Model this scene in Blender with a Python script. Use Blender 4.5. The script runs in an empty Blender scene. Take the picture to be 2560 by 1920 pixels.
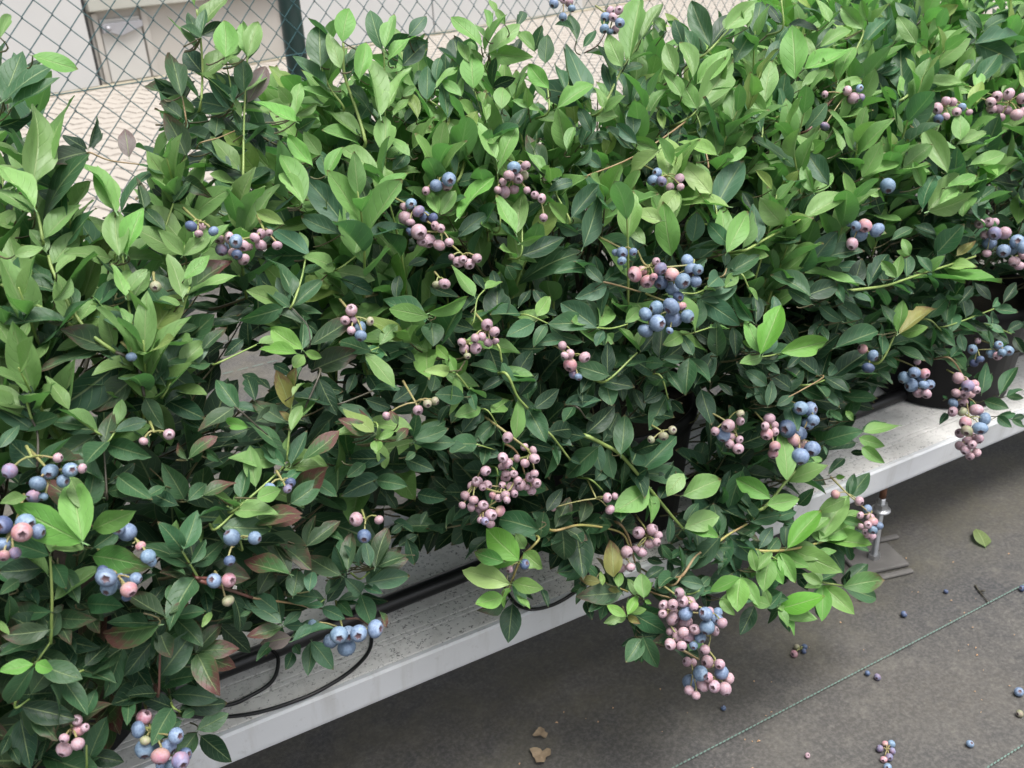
import bpy, math, random
import numpy as np
from mathutils import Vector, Matrix, noise

random.seed(11)
np.random.seed(11)
scene = bpy.context.scene
C = scene.collection

# ------------------------------------------------------------------ camera, sky, sun, exposure
CAM_ROWS = [[0.87217, 0.251761, -0.419448], [-0.486987, 0.365298, -0.793348], [-0.04651, 0.8962, 0.441206]]
cam_data = bpy.data.cameras.new('camera')
cam_data.sensor_width = 36.0
cam_data.lens = 36.0 * 2400 / 2560
cam_data.clip_start = 0.05
cam_data.clip_end = 200
cam_data.dof.use_dof = True
cam_data.dof.focus_distance = 1.08
cam_data.dof.aperture_fstop = 13.0
cam = bpy.data.objects.new('camera', cam_data)
C.objects.link(cam)
_m = Matrix(CAM_ROWS).to_4x4()
_m.translation = (0, 0, 1.1)
cam.matrix_world = _m
scene.camera = cam

SUN_EL, SUN_AZ = math.radians(74), math.radians(150)     # azimuth of the sun, from +Y towards +X
world = bpy.data.worlds.new('World')
scene.world = world
world.use_nodes = True
wn, wl = world.node_tree.nodes, world.node_tree.links
wn.clear()
w_out = wn.new('ShaderNodeOutputWorld')
w_bg = wn.new('ShaderNodeBackground')
w_sky = wn.new('ShaderNodeTexSky')
w_sky.sky_type = 'NISHITA'
w_sky.sun_disc = False
w_sky.sun_elevation = SUN_EL
w_sky.sun_rotation = SUN_AZ
w_sky.air_density = 1.0
w_sky.dust_density = 6.0
w_sky.ozone_density = 1.0
w_hs = wn.new('ShaderNodeHueSaturation')                 # cloud cover: the sky's blue is mostly washed out
w_hs.inputs['Saturation'].default_value = 0.34
w_bg.inputs['Strength'].default_value = 0.10
wl.new(w_sky.outputs[0], w_hs.inputs['Color'])
wl.new(w_hs.outputs[0], w_bg.inputs[0])
wl.new(w_bg.outputs[0], w_out.inputs[0])

sun_data = bpy.data.lights.new('sun', 'SUN')
sun_data.energy = 1.5
sun_data.angle = math.radians(28)
sun_data.color = (1.0, 0.98, 0.95)
sun = bpy.data.objects.new('sun', sun_data)
C.objects.link(sun)
_sd = Vector((math.sin(SUN_AZ) * math.cos(SUN_EL), math.cos(SUN_AZ) * math.cos(SUN_EL), math.sin(SUN_EL)))
sun.rotation_euler = (-_sd).to_track_quat('-Z', 'Y').to_euler()

vs = scene.view_settings
vs.view_transform = 'Standard'
vs.look = 'None'
vs.gamma = 1.0
vs.use_curve_mapping = False
vs.exposure = 1.38
scene.cycles.max_bounces = 4
scene.cycles.diffuse_bounces = 2
scene.cycles.glossy_bounces = 2
scene.cycles.transmission_bounces = 3
scene.cycles.transparent_max_bounces = 4

# ------------------------------------------------------------------ helpers
def tag(o, label=None, cat=None, group=None, kind=None):
    if label: o['label'] = label
    if cat: o['category'] = cat
    if group: o['group'] = group
    if kind: o['kind'] = kind
    return o

def link(name, mesh, parent=None):
    o = bpy.data.objects.new(name, mesh)
    C.objects.link(o)
    if parent is not None: o.parent = parent
    return o

def empty(name, loc=(0, 0, 0)):
    o = bpy.data.objects.new(name, None)
    o.empty_display_size = 0.02
    C.objects.link(o)
    o.location = loc
    return o

class MB:
    """collects plain geometry for one mesh object"""
    def __init__(s): s.v = []; s.f = []; s.m = []
    def add(s, vs, fs, mi=0):
        k = len(s.v); s.v += [tuple(v) for v in vs]; s.f += [[i + k for i in f] for f in fs]; s.m += [mi] * len(fs)
    def box(s, x0, x1, y0, y1, z0, z1, mi=0, M=None):
        vs = [Vector((x, y, z)) for z in (z0, z1) for y in (y0, y1) for x in (x0, x1)]
        if M is not None: vs = [M @ v for v in vs]
        s.add(vs, [(0, 2, 3, 1), (4, 5, 7, 6), (0, 1, 5, 4), (2, 6, 7, 3), (0, 4, 6, 2), (1, 3, 7, 5)], mi)
    def tube(s, pts, rad, n=6, mi=0, cap=True):
        pts = [Vector(p) for p in pts]
        if not isinstance(rad, (list, tuple)): rad = [rad] * len(pts)
        ref = Vector((0.31, 0.22, 0.92)); rings = []
        for i, p in enumerate(pts):
            d = (pts[min(i + 1, len(pts) - 1)] - pts[max(i - 1, 0)])
            if d.length < 1e-9: d = Vector((0, 0, 1))
            d.normalize()
            a = d.cross(ref)
            if a.length < .1: a = d.cross(Vector((1, 0, 0)))
            a.normalize(); b = d.cross(a)
            rings.append([p + (a * math.cos(2 * math.pi * k / n) + b * math.sin(2 * math.pi * k / n)) * rad[i] for k in range(n)])
        vs = [v for r in rings for v in r]
        fs = [(i * n + k, i * n + (k + 1) % n, (i + 1) * n + (k + 1) % n, (i + 1) * n + k) for i in range(len(pts) - 1) for k in range(n)]
        if cap: fs += [tuple(range(n - 1, -1, -1)), tuple(range((len(pts) - 1) * n, len(pts) * n))]
        s.add(vs, fs, mi)
    def lathe(s, prof, n=24, mi=0, M=None):
        vs = [Vector((r * math.cos(2 * math.pi * k / n), r * math.sin(2 * math.pi * k / n), z)) for r, z in prof for k in range(n)]
        if M is not None: vs = [M @ v for v in vs]
        s.add(vs, [(i * n + k, i * n + (k + 1) % n, (i + 1) * n + (k + 1) % n, (i + 1) * n + k) for i in range(len(prof) - 1) for k in range(n)], mi)
    def build(s, name, mats, parent=None, smooth=False, bevel=0):
        me = bpy.data.meshes.new(name)
        me.from_pydata(s.v, [], s.f)
        for m in (mats if isinstance(mats, (list, tuple)) else [mats]): me.materials.append(m)
        if s.m: me.polygons.foreach_set('material_index', s.m)
        me.polygons.foreach_set('use_smooth', [smooth] * len(s.f))
        me.update()
        o = link(name, me, parent)
        if bevel:
            b = o.modifiers.new('bevel', 'BEVEL'); b.width = bevel; b.segments = 2; b.limit_method = 'ANGLE'
        return o

def smooth_line(pts, n=6):
    """Catmull-Rom through the points"""
    P = [Vector(p) for p in pts]
    if len(P) < 2: return P
    P = [P[0] * 2 - P[1]] + P + [P[-1] * 2 - P[-2]]
    out = []
    for i in range(1, len(P) - 2):
        for k in range(n):
            t = k / n
            a, b, c, d = P[i - 1], P[i], P[i + 1], P[i + 2]
            out.append(.5 * ((2 * b) + (c - a) * t + (2 * a - 5 * b + 4 * c - d) * t * t + (3 * b - a - 3 * c + d) * t * t * t))
    out.append(P[-2])
    return out

class NT:
    """small node-graph builder"""
    def __init__(s, name):
        s.mat = bpy.data.materials.new(name); s.mat.use_nodes = True
        s.t = s.mat.node_tree; s.t.nodes.clear()
        s.out = s.t.nodes.new('ShaderNodeOutputMaterial')
    def n(s, typ, **kw):
        nd = s.t.nodes.new('ShaderNode' + typ)
        for k, v in kw.items():
            if k.startswith('i_'):
                key = k[2:]
                key = int(key) if key.isdigit() else key.replace('_', ' ')
                s.set(nd.inputs[key], v)
            else: setattr(nd, k, v)
        return nd
    def set(s, sock, v):
        if hasattr(v, 'is_output') or isinstance(v, bpy.types.NodeSocket): s.t.links.new(v, sock)
        else: sock.default_value = v
    def math(s, op, a, b=None, c=None):
        nd = s.t.nodes.new('ShaderNodeMath'); nd.operation = op
        for i, v in enumerate((a, b, c)):
            if v is not None: s.set(nd.inputs[i], v)
        return nd.outputs[0]
    def mix(s, f, a, b, blend='MIX'):
        nd = s.t.nodes.new('ShaderNodeMix'); nd.data_type = 'RGBA'; nd.blend_type = blend
        s.set(nd.inputs[0], f)
        for i, v in ((6, a), (7, b)):
            if isinstance(v, tuple) and len(v) == 3: v = v + (1,)
            s.set(nd.inputs[i], v)
        return nd.outputs[2]
    def noise(s, scale, detail=3, vec=None, rough=.55, dist=0):
        nd = s.n('TexNoise'); nd.inputs['Scale'].default_value = scale; nd.inputs['Detail'].default_value = detail
        nd.inputs['Roughness'].default_value = rough; nd.inputs['Distortion'].default_value = dist
        if vec is not None: s.t.links.new(vec, nd.inputs['Vector'])
        return nd.outputs['Fac']
    def ramp(s, f, *stops):
        nd = s.n('ValToRGB'); cr = nd.color_ramp
        while len(cr.elements) < len(stops): cr.elements.new(.5)
        for e, (p, c) in zip(cr.elements, stops):
            e.position = p; e.color = (c, c, c, 1) if not isinstance(c, tuple) else (c + (1,))
        s.t.links.new(f, nd.inputs[0]); return nd.outputs[0]
    def step(s, x, a, b):
        nd = s.n('MapRange'); nd.interpolation_type = 'SMOOTHSTEP'
        s.set(nd.inputs[0], x); nd.inputs[1].default_value = a; nd.inputs[2].default_value = b
        return nd.outputs[0]
    def bump(s, h, strength=.3, dist=.002):
        nd = s.n('Bump'); nd.inputs['Strength'].default_value = strength; nd.inputs['Distance'].default_value = dist
        s.t.links.new(h, nd.inputs['Height']); return nd.outputs[0]
    def bsdf(s, col, rough=.5, normal=None, **kw):
        p = s.n('BsdfPrincipled')
        s.set(p.inputs['Base Color'], col + (1,) if isinstance(col, tuple) and len(col) == 3 else col)
        s.set(p.inputs['Roughness'], rough)
        for k, v in kw.items(): s.set(p.inputs[k.replace('_', ' ')], v)
        if normal is not None: s.t.links.new(normal, p.inputs['Normal'])
        return p.outputs[0]
    def done(s, sh):
        s.t.links.new(sh, s.out.inputs[0]); return s.mat
    def obj(s): return s.n('TexCoord').outputs['Object']
    def pos(s): return s.n('NewGeometry').outputs['Position']

def simple(name, col, rough=.5, nscale=60, var=.25, bump=.15, **kw):
    t = NT(name); p = t.pos()
    f = t.noise(nscale, 4, p)
    c = t.mix(f, tuple(v * (1 - var) for v in col), tuple(min(1, v * (1 + var)) for v in col))
    return t.done(t.bsdf(c, rough, t.bump(t.noise(nscale * 4, 3, p), bump, .001), **kw))

# ------------------------------------------------------------------ materials of the setting
def mat_cloth():
    t = NT('woven_weed_cloth'); p = t.pos()
    sep = t.n('SeparateXYZ'); t.t.links.new(p, sep.inputs[0])
    big = t.noise(2.2, 5, p, .62, .4); mid = t.noise(9, 6, p, .65); fine = t.noise(160, 3, p, .7)
    c = t.mix(t.ramp(big, (.38, 0.), (.66, 1.)), (.027, .028, .031), (.068, .061, .051))
    c = t.mix(t.math('MULTIPLY', t.ramp(mid, (.46, 0.), (.66, 1.)), .6), c, (.090, .083, .071))
    c = t.mix(t.math('MULTIPLY', t.ramp(t.noise(26, 5, p, .7), (.53, 0.), (.70, 1.)), .55), c, (.15, .14, .118))
    c = t.mix(t.math('MULTIPLY', t.ramp(t.noise(5.5, 4, p, .6), (.50, 0.), (.68, 1.)), .6), c, (.027, .027, .028))
    c = t.mix(t.math('MULTIPLY', t.ramp(fine, (.42, 0.), (.68, 1.)), .45), c, (.19, .18, .165))
    soil = t.math('MULTIPLY', t.step(t.math('ADD', sep.outputs[1], t.math('MULTIPLY', big, .25)), .88, 1.06), t.ramp(t.noise(12, 4, p, .6), (.35, 0.), (.65, 1.)))
    c = t.mix(t.math('MULTIPLY', soil, .55), c, (.105, .095, .060))
    # the weave: tapes crossing every 2.5 mm
    wx = t.math('SINE', t.math('MULTIPLY', sep.outputs[0], 2513.)); wy = t.math('SINE', t.math('MULTIPLY', sep.outputs[1], 2513.))
    weave = t.math('MULTIPLY', wx, wy)
    c = t.mix(t.math('MULTIPLY', t.math('ADD', weave, 1.), .13), c, (.02, .02, .022))
    c = t.mix(t.math('MULTIPLY', t.ramp(t.noise(70, 3, p, .7), (.40, 0.), (.62, 1.)), .35), c, (.035, .034, .034))
    h = t.math('ADD', t.math('MULTIPLY', weave, .35), t.math('ADD', fine, t.math('MULTIPLY', mid, 3.)))
    return t.done(t.bsdf(c, .62, t.bump(h, .5, .0012)))

def mat_alu(name, col, dirt):
    t = NT(name); p = t.pos()
    mp = t.n('Mapping'); mp.inputs['Scale'].default_value = (1.2, 4, 4); t.t.links.new(p, mp.inputs[0])
    st = t.noise(6, 4, mp.outputs[0])
    c = t.mix(st, tuple(v * .95 for v in col), col)
    if dirt:
        c = t.mix(t.math('MULTIPLY', t.ramp(t.noise(5, 4, p), (.4, 0.), (.7, 1.)), .5), c, (.50, .475, .43))
        sep = t.n('SeparateXYZ'); t.t.links.new(p, sep.inputs[0])
        grime = t.ramp(t.noise(3.2, 3, p), (.40, 0.), (.58, 1.))
        sp = t.ramp(t.noise(170, 3, p, .75), (.56, 0.), (.66, 1.))
        c = t.mix(t.math('MULTIPLY', t.math('MULTIPLY', sp, t.math('ADD', t.math('MULTIPLY', grime, .75), .2)), .85), c, (.035, .033, .030))
        c = t.mix(t.math('MULTIPLY', t.ramp(t.noise(45, 4, p, .7), (.5, 0.), (.75, 1.)), .35), c, (.24, .22, .195))
    else:
        c = t.mix(t.math('MULTIPLY', t.ramp(t.noise(60, 5, p, .75), (.58, 0.), (.75, 1.)), .35), c, (.3, .285, .25))
        m2 = t.n('Mapping'); m2.inputs['Scale'].default_value = (34, 3, 4); t.t.links.new(p, m2.inputs[0])
        c = t.mix(t.math('MULTIPLY', t.ramp(t.noise(1., 4, m2.outputs[0], .6), (.52, 0.), (.72, 1.)), .38), c, (.40, .385, .34))
        c = t.mix(t.math('MULTIPLY', t.ramp(t.noise(4, 3, p), (.45, 0.), (.7, 1.)), .25), c, (.44, .43, .39))
    return t.done(t.bsdf(c, .62, t.bump(t.noise(300, 2, p), .12, .0005), Metallic=.0))

M_cloth = mat_cloth()
M_thread = simple('green_tracer_thread', (.085, .145, .12), .6, 300, .4)
M_alu = mat_alu('aluminium_front', (.74, .755, .775), False)
M_alu_top = mat_alu('aluminium_top_weathered', (.84, .825, .80), True)
M_black = simple('black_polyethylene', (.010, .010, .011), .32, 40, .3, .05)
M_pot = simple('black_pot_plastic', (.006, .006, .007), .5, 50, .3, .1, Specular_IOR_Level=.2)
M_soil = simple('potting_soil', (.028, .020, .014), .9, 120, .6, .8)
M_zinc = simple('zinc_plated_steel', (.50, .51, .52), .32, 90, .2, .05, Metallic=.85)
M_rust = simple('rusty_steel', (.11, .045, .022), .8, 200, .5, .3)
M_foot = simple('grey_foot_plate', (.105, .100, .094), .75, 40, .4, .3)
M_fence = simple('green_pvc_wire', (.040, .105, .115), .4, 30, .2, .02)
M_post = simple('green_pvc_post', (.005, .022, .017), .35, 20, .2, .02)
M_white = simple('white_wall_panel', (.46, .46, .455), .5, 3, .05, .05)
M_cream = simple('cream_wall_panel', (.40, .378, .345), .6, 4, .10, .05)
M_cream2 = simple('pale_door_panel', (.46, .45, .425), .55, 5, .08, .05)
M_darkgap = simple('dark_rubber_joint', (.03, .03, .03), .8)
M_ledge = simple('grey_ledge', (.36, .36, .32), .6, 6, .1)
M_bracket = simple('grey_metal_bracket', (.33, .33, .35), .45, 20, .1, .05, Metallic=.3)
M_paver = simple('sand_paver', (.30, .272, .238), .85, 14, .14, .3)
M_joint = simple('paving_joint_sand', (.285, .26, .225), .95, 30, .2, .3)
M_dirt = simple('green_brown_kerb', (.30, .27, .20), .95, 10, .3, .5)

# ------------------------------------------------------------------ ground
FD = Vector((.951, .309, 0)); F0 = Vector((.61, 3.15, 0)); FN = Vector((-.309, .951, 0))
b = MB(); b.add([(-60, -60, -.012), (60, -60, -.012), (60, 60, -.012), (-60, 60, -.012)], [(0, 1, 2, 3)])
tag(b.build('ground', M_joint), kind='structure')
b = MB()
q = F0 + FN * .12
c0, c1 = q - FD * 8, q + FD * 12
nx = 40
top = [c0 + (c1 - c0) * i / nx for i in range(nx + 1)]
b.add([(-8, -3, 0), (14, -3, 0)] + [(p.x, p.y, 0) for p in reversed(top)], [tuple(range(nx + 3))])
cloth = tag(b.build('weed_cloth_ground', M_cloth), kind='structure')
for y in (.5410, .7675, .316, .09, 2.25, 2.476, 2.702):
    b = MB()
    n = 700 if .2 < y < 1 else 120
    x0, x1 = -1.0, 4.0
    for i in range(n):
        xa = x0 + (x1 - x0) * i / n; xb = x0 + (x1 - x0) * (i + .72) / n
        w = .0010 + .0004 * noise.noise(Vector((xa * 30, y * 9, 0)))
        o_ = .0012 * noise.noise(Vector((xa * 3, y * 5, 4)))
        b.add([(xa, y - w + o_, .004), (xb, y - w + .0006 + o_, .004), (xb, y + w + .0006 + o_, .0045), (xa, y + w + o_, .0045)], [(0, 1, 2, 3)])
    b.build('tracer_thread', M_thread, cloth)

# paving beyond the fence: interlocking concrete pavers near, plain bed beyond
b = MB()
q0 = F0 + FN * .12
b.add([(q0 - FD * 8)[:], (q0 + FD * 30)[:], (q0 + FD * 30 + FN * 40)[:], (q0 - FD * 8 + FN * 40)[:]], [(0, 1, 2, 3)])
for i, v in enumerate(b.v): b.v[i] = (v[0], v[1], .002)
pav = tag(b.build('paving', M_joint), kind='structure')
def paver_mesh(seed):
    r = random.Random(seed); b = MB()
    n = 6; L, W, h = .205, .150, .010
    lo, hi = [], []
    for i in range(n + 1):
        t = i / n; a = .016 * math.sin(t * 2 * math.pi)
        lo.append((t * L - L / 2, -W / 2 + a)); hi.append((t * L - L / 2, W / 2 + a))
    ring = lo + hi[::-1]
    k = len(ring)
    vs = [(x, y, 0) for x, y in ring] + [(x * .965, y * .955, h + r.uniform(-.002, .002)) for x, y in ring]
    b.add(vs, [(i, (i + 1) % k, k + (i + 1) % k, k + i) for i in range(k)] + [tuple(range(k, 2 * k))])
    me = bpy.data.meshes.new('paver'); me.from_pydata(b.v, [], b.f); me.materials.append(M_paver); me.update()
    return me
pm = [paver_mesh(i) for i in range(5)]
ang = math.atan2(FD.y, FD.x)
cells = []
for j in range(0, 36):
    for i in range(-20, 40):
        s = i * .214 + (.107 if j % 2 else 0); d = .22 + j * .160
        p = F0 + FD * s + FN * d
        # what the openings in the hedge look on to: left of the post, and a strip above the bushes
        lx = p.x / p.y
        if lx < .02 or lx > .36: continue
        cells.append((p, j))
cells.sort(key=lambda c: c[0].y)
near = cells[:300]
for p, j in near:
    o = link('paver', random.choice(pm), pav); o.location = (p.x, p.y, .003); o.rotation_euler = (0, 0, ang)
b = MB()
src_v = [v.co.copy() for v in pm[0].vertices]; src_f = [list(f.vertices) for f in pm[0].polygons]
for p, j in cells[300:]:
    M = Matrix.Translation((p.x, p.y, .003 + random.uniform(-.0015, .0015))) @ Matrix.Rotation(ang, 4, 'Z')
    b.add([M @ v for v in src_v], src_f)
for j in range(0, 36):
    for i in range(-20, 90):
        s = i * .214 + (.107 if j % 2 else 0); d = .22 + j * .160
        p = F0 + FD * s + FN * d
        lx = p.x / p.y
        if .02 <= lx <= .36 or lx > 1.6 or lx < -.1: continue
        M = Matrix.Translation((p.x, p.y, .003)) @ Matrix.Rotation(ang, 4, 'Z')
        b.add([M @ v for v in src_v], src_f)
tag(b.build('far_pavers', M_paver, pav), kind='stuff')

# ------------------------------------------------------------------ pale building behind
WD = Vector((.953, .303, 0)); WP = Vector((.467, 8.191, 0)); WN = Vector((-.303, .953, 0))
WM = Matrix(((WD.x, WN.x, 0, WP.x), (WD.y, WN.y, 0, WP.y), (0, 0, 1, 0), (0, 0, 0, 1)))
bld = empty('pale_building', WP)
bi = bld.matrix_basis.inverted()
def wbox(name, m, s0, s1, d0, d1, z0, z1, parent=None, bevel=0):
    b = MB(); b.box(s0, s1, d0, d1, z0, z1, 0, Matrix.Translation(-WP) @ WM)
    return b.build(name, m, bld if parent is None else parent, bevel=bevel)
wbox('white_panel', M_white, -4.0, -.62, .0, .25, .03, 2.8, bevel=.006)
wbox('white_panel', M_white, -.605, .478, .0, .25, .03, 2.8, bevel=.006)
wbox('joint_strip', M_darkgap, .478, .512, .03, .25, .0, 2.8)
wbox('plinth', M_dirt, -4.0, 14, -.03, .26, 0, .03, bevel=.006)
wbox('cream_wall', M_cream, .512, 2.25, .06, .3, .03, 2.8)
wbox('ledge', M_ledge, .512, 2.4, -.03, .06, .565, .66, bevel=.008)
door = wbox('door', M_cream2, .60, .93, .035, .06, .035, .50, bevel=.006)
wbox('rail', M_cream, .545, .59, .03, .06, .035, .55, bevel=.004)
wbox('rail', M_cream, .945, .995, .03, .06, .035, .55, bevel=.004)
b = MB()
Mt = Matrix.Translation(-WP) @ WM
prof = [(.60, .47), (.93, .47), (.93, .425), (.74, .37), (.66, .40), (.60, .40)]
b.add([Mt @ Vector((s, dd, z)) for dd in (.0, .035) for s, z in prof], [tuple(range(5, -1, -1)), tuple(range(6, 12))] + [(i, (i + 1) % 6, 6 + (i + 1) % 6, 6 + i) for i in range(6)])
b.build('bracket', M_bracket, door, bevel=.004)
b = MB(); b.lathe([(0.0001, 0), (.018, 0), (.018, .03), (.0001, .03)], 14, 0, Mt @ Matrix.Translation((.635, -.03, .435)) @ Matrix.Rotation(-math.pi / 2, 4, 'X'))
b.build('knob', M_bracket, door, smooth=True)
wbox('white_panel', M_white, 2.25, 4.03, .02, .28, .03, 2.8, bevel=.006)
wbox('white_panel', M_white, 4.045, 6.4, .02, .28, .03, 2.8, bevel=.006)
wbox('cream_wall', M_cream, 6.4, 14, .03, .3, .03, 2.8)
tag(bld, 'pale building behind the fence with white panels and a small bracketed door', 'building')

# ------------------------------------------------------------------ chain-link fence
fence = empty('chain_link_fence', F0)
FA = Matrix(((FD.x, FN.x, 0, 0), (FD.y, FN.y, 0, 0), (0, 0, 1, 0), (0, 0, 0, 1)))
DX, DZ = .0825, .0845
for i in range(-28, 140):
    s0 = i * DX / 2
    lx = (F0 + FD * s0); lx = lx.x / lx.y
    if lx < -.12: continue
    b = MB(); pts = []; k = 0; z = .02
    sag = .004 * noise.noise(Vector((i * .3, 0, 0)))
    while z < 1.36:
        e = .002 * noise.noise(Vector((i * .7, z * 4, 2)))
        zz = (k + i) % 2
        # the wires hook round each other at every bend
        x = s0 + (DX / 2 + .0012 if zz else -.0012) + e + sag
        yb = .0022 if zz else -.0022
        pts += [FA @ Vector((x - (.004 if zz else -.004), yb, z - .004)), FA @ Vector((x, -yb, z)), FA @ Vector((x - (.004 if zz else -.004), -yb, z + .004))]
        z += DZ / 2; k += 1
    b.tube(pts, .0016, 4, cap=False)
    b.build('mesh_wire', M_fence, fence, smooth=True)
for zz in (.705, 1.3, .04):
    b = MB(); b.tube([FA @ Vector((-1.3 + i * .41, .004, zz + (.006 * math.sin(i * 1.7)))) for i in range(18)], .0017, 5)
    b.build('tension_wire', M_fence, fence, smooth=True)
for s in (.425, 4.1):
    b = MB(); b.lathe([(.036, 0), (.036, 1.42), (.026, 1.436), (.0001, 1.442)], 20, 0, FA @ Matrix.Translation((s, .043, 0)))
    b.build('post', M_post, fence, smooth=True)
tag(fence, 'dark green chain-link fence with a round post behind the bushes', 'fence')

# ------------------------------------------------------------------ gutter, stand, pipes, pots
GX0, GX1 = -1.3, 3.6
gut = empty('growing_gutter', (1.0, 1.08, .168))
def extrude(name, prof, m, closed=True, bevel=0, x0=GX0, x1=GX1):
    b = MB(); n = len(prof); off = Vector((1.0, 1.08, .168)); seg = 24
    vs = []
    for i in range(seg + 1):
        x = x0 + (x1 - x0) * i / seg
        wob = .0012 * noise.noise(Vector((x * 2.3, 5, 0)))
        vs += [Vector((x, y + wob, z)) - off for y, z in prof]
    fs = [(i * n + k, i * n + (k + 1) % n, (i + 1) * n + (k + 1) % n, (i + 1) * n + k) for i in range(seg) for k in range(n if closed else n - 1)]
    if closed: fs += [tuple(range(n - 1, -1, -1)), tuple(range(seg * n, seg * n + n))]
    b.add(vs, fs)
    return b.build(name, m, gut, bevel=bevel)
def band(y0, z0, y1, z1, t=.0025):
    d = Vector((y1 - y0, z1 - z0)).normalized(); n = Vector((d.y, -d.x)) * t
    return [(y0, z0), (y1, z1), (y1 + n.x, z1 + n.y), (y0 + n.x, z0 + n.y)]
extrude('front_face', [(.943, .172), (.9375, .216), (.940, .2195), (.946, .2195), (.949, .172)], M_alu)
extrude('lower_flange', [(.951, .161), (.949, .1715), (.975, .1715), (.975, .161)], M_alu)
# the top sheet: flat strips between shallow grooves near the front edge
ys = [.9465, .982, .9915, 1.02]
zs = .2200
for ya, yb_ in zip(ys[:-1], ys[1:]):
    extrude('top_strip', [(ya + .0007, .212), (ya + .0007, zs - .0006), (ya + .0016, zs), (yb_ - .0016, zs), (yb_ - .0007, zs - .0006), (yb_ - .0007, .212)], M_alu_top)
extrude('tray', [(1.0207, .212), (1.0207, .2192), (1.023, .2198), (1.245, .2198), (1.245, .212)], M_alu_top)
extrude('groove_bed', [(.947, .208), (.947, .2115), (1.245, .2115), (1.245, .208)], M_alu_top)
extrude('back_lip', [(1.2455, .175), (1.2455, .235), (1.250, .235), (1.250, .175)], M_alu)
tag(gut, 'long pale aluminium growing gutter under the blueberry pots', 'gutter')

stand = empty('gutter_stand', (1.2365, .957, 0))
b = MB(); b.tube([(0, 0, .012), (0, 0, .138)], .0056, 12); rod = b.build('threaded_rod', M_zinc, stand, smooth=True)
b = MB()
for i in range(61): 
    z = .014 + i * .002
    b.lathe([(.0056, z - .0007), (.0063, z), (.0056, z + .0007)], 12)
b.build('thread', M_zinc, rod, smooth=True)
b = MB(); b.tube([(0, 0, .138), (0, 0, .160)], .0060, 12); b.build('rod_end', M_rust, stand, smooth=True)
b = MB(); b.lathe([(.0001, .110), (.0155, .110), (.0172, .1118), (.0172, .1135), (.012, .116), (.0001, .116)], 24); b.build('washer', M_zinc, stand, smooth=True)
b = MB(); b.lathe([(.0001, .116), (.0115, .116), (.0115, .126), (.0001, .126)], 6); b.build('nut', M_zinc, stand)
b = MB(); b.lathe([(.0001, .0085), (.0115, .0085), (.0115, .017), (.0001, .017)], 6); b.build('nut', M_zinc, stand)
b = MB(); b.box(-.052, .05, -.036, .034, .0005, .0085); b.build('foot_plate', M_foot, stand, bevel=.003)
b = MB(); b.box(-.062, .046, -.056, -.044, .0005, .0065); b.build('foot_bar', M_foot, stand, bevel=.003)
b = MB(); b.box(-.020, .085, .042, .054, .0005, .0065); b.build('foot_bar', M_foot, stand, bevel=.003)
stand.rotation_euler = (0, 0, math.radians(-14))
tag(stand, 'zinc threaded rod with washer and foot plate propping up the gutter', 'stand')

b = MB()
pp = smooth_line([(-1.2, 1.030, .2338), (-.2, 1.036, .2338), (.32, 1.045, .2338), (.8, 1.064, .2338), (1.2, 1.084, .2338), (1.43, 1.092, .2338), (2.0, 1.10, .2338), (3.4, 1.12, .2338)], 8)
b.tube(pp, .0130, 16)
tag(b.build('drip_pipe', M_black, None, smooth=True), 'thick black irrigation pipe lying along the gutter', 'pipe')
def microtube(pts, label):
    b = MB(); b.tube(smooth_line(pts, 8), .0026, 8)
    tag(b.build('drip_tube', M_black, None, smooth=True), label, 'tube', 'thin black drip tubes')
microtube([(.295, 1.042, .244), (.298, 1.015, .236), (.285, .985, .2235), (.255, .962, .2225), (.215, .948, .2235), (.175, .944, .2235), (.12, .952, .2225), (.07, .975, .2225), (.02, 1.0, .24), (-.01, 1.03, .30)], 'thin black drip tube curving along the gutter edge below the left bush')
microtube([(.165, 1.036, .244), (.17, 1.018, .234), (.155, .997, .2225), (.125, .985, .2225), (.09, .985, .2225), (.05, 1.0, .235), (.0, 1.04, .30)], 'short black drip tube half hidden under reddish leaves at lower left')
microtube([(.50, 1.060, .244), (.50, 1.02, .238), (.495, .97, .2235), (.505, .940, .2235), (.535, .9335, .220), (.57, .935, .2225), (.605, .95, .2235), (.64, .985, .245), (.66, 1.02, .32)], 'thin black drip tube looping over the gutter edge under the middle bush')

def pot(x, y, label):
    p = empty('plant_pot', (x, y, .2202))
    b = MB(); b.lathe([(.0001, 0), (.120, 0), (.126, .004), (.144, .176), (.150, .178), (.152, .202), (.147, .204), (.142, .200), (.139, .176), (.120, .010), (.0001, .010)], 40)
    b.build('pot_wall', M_pot, p, smooth=True)
    b = MB(); b.lathe([(.1405, .178), (.10, .186), (.05, .184), (.0001, .190)], 24); b.build('soil', M_soil, p, smooth=True)
    tag(p, label, 'pot', 'black pots on the gutter')
POTS = [(-.115, 1.085), (.74, 1.11), (1.545, 1.11)]
pot(*POTS[0], 'round black pot at the lower left holding the nearest bush')
pot(*POTS[1], 'black pot hidden in deep shade under the middle bush')
pot(*POTS[2], 'black pot at right standing on the gutter behind hanging berries')

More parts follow.
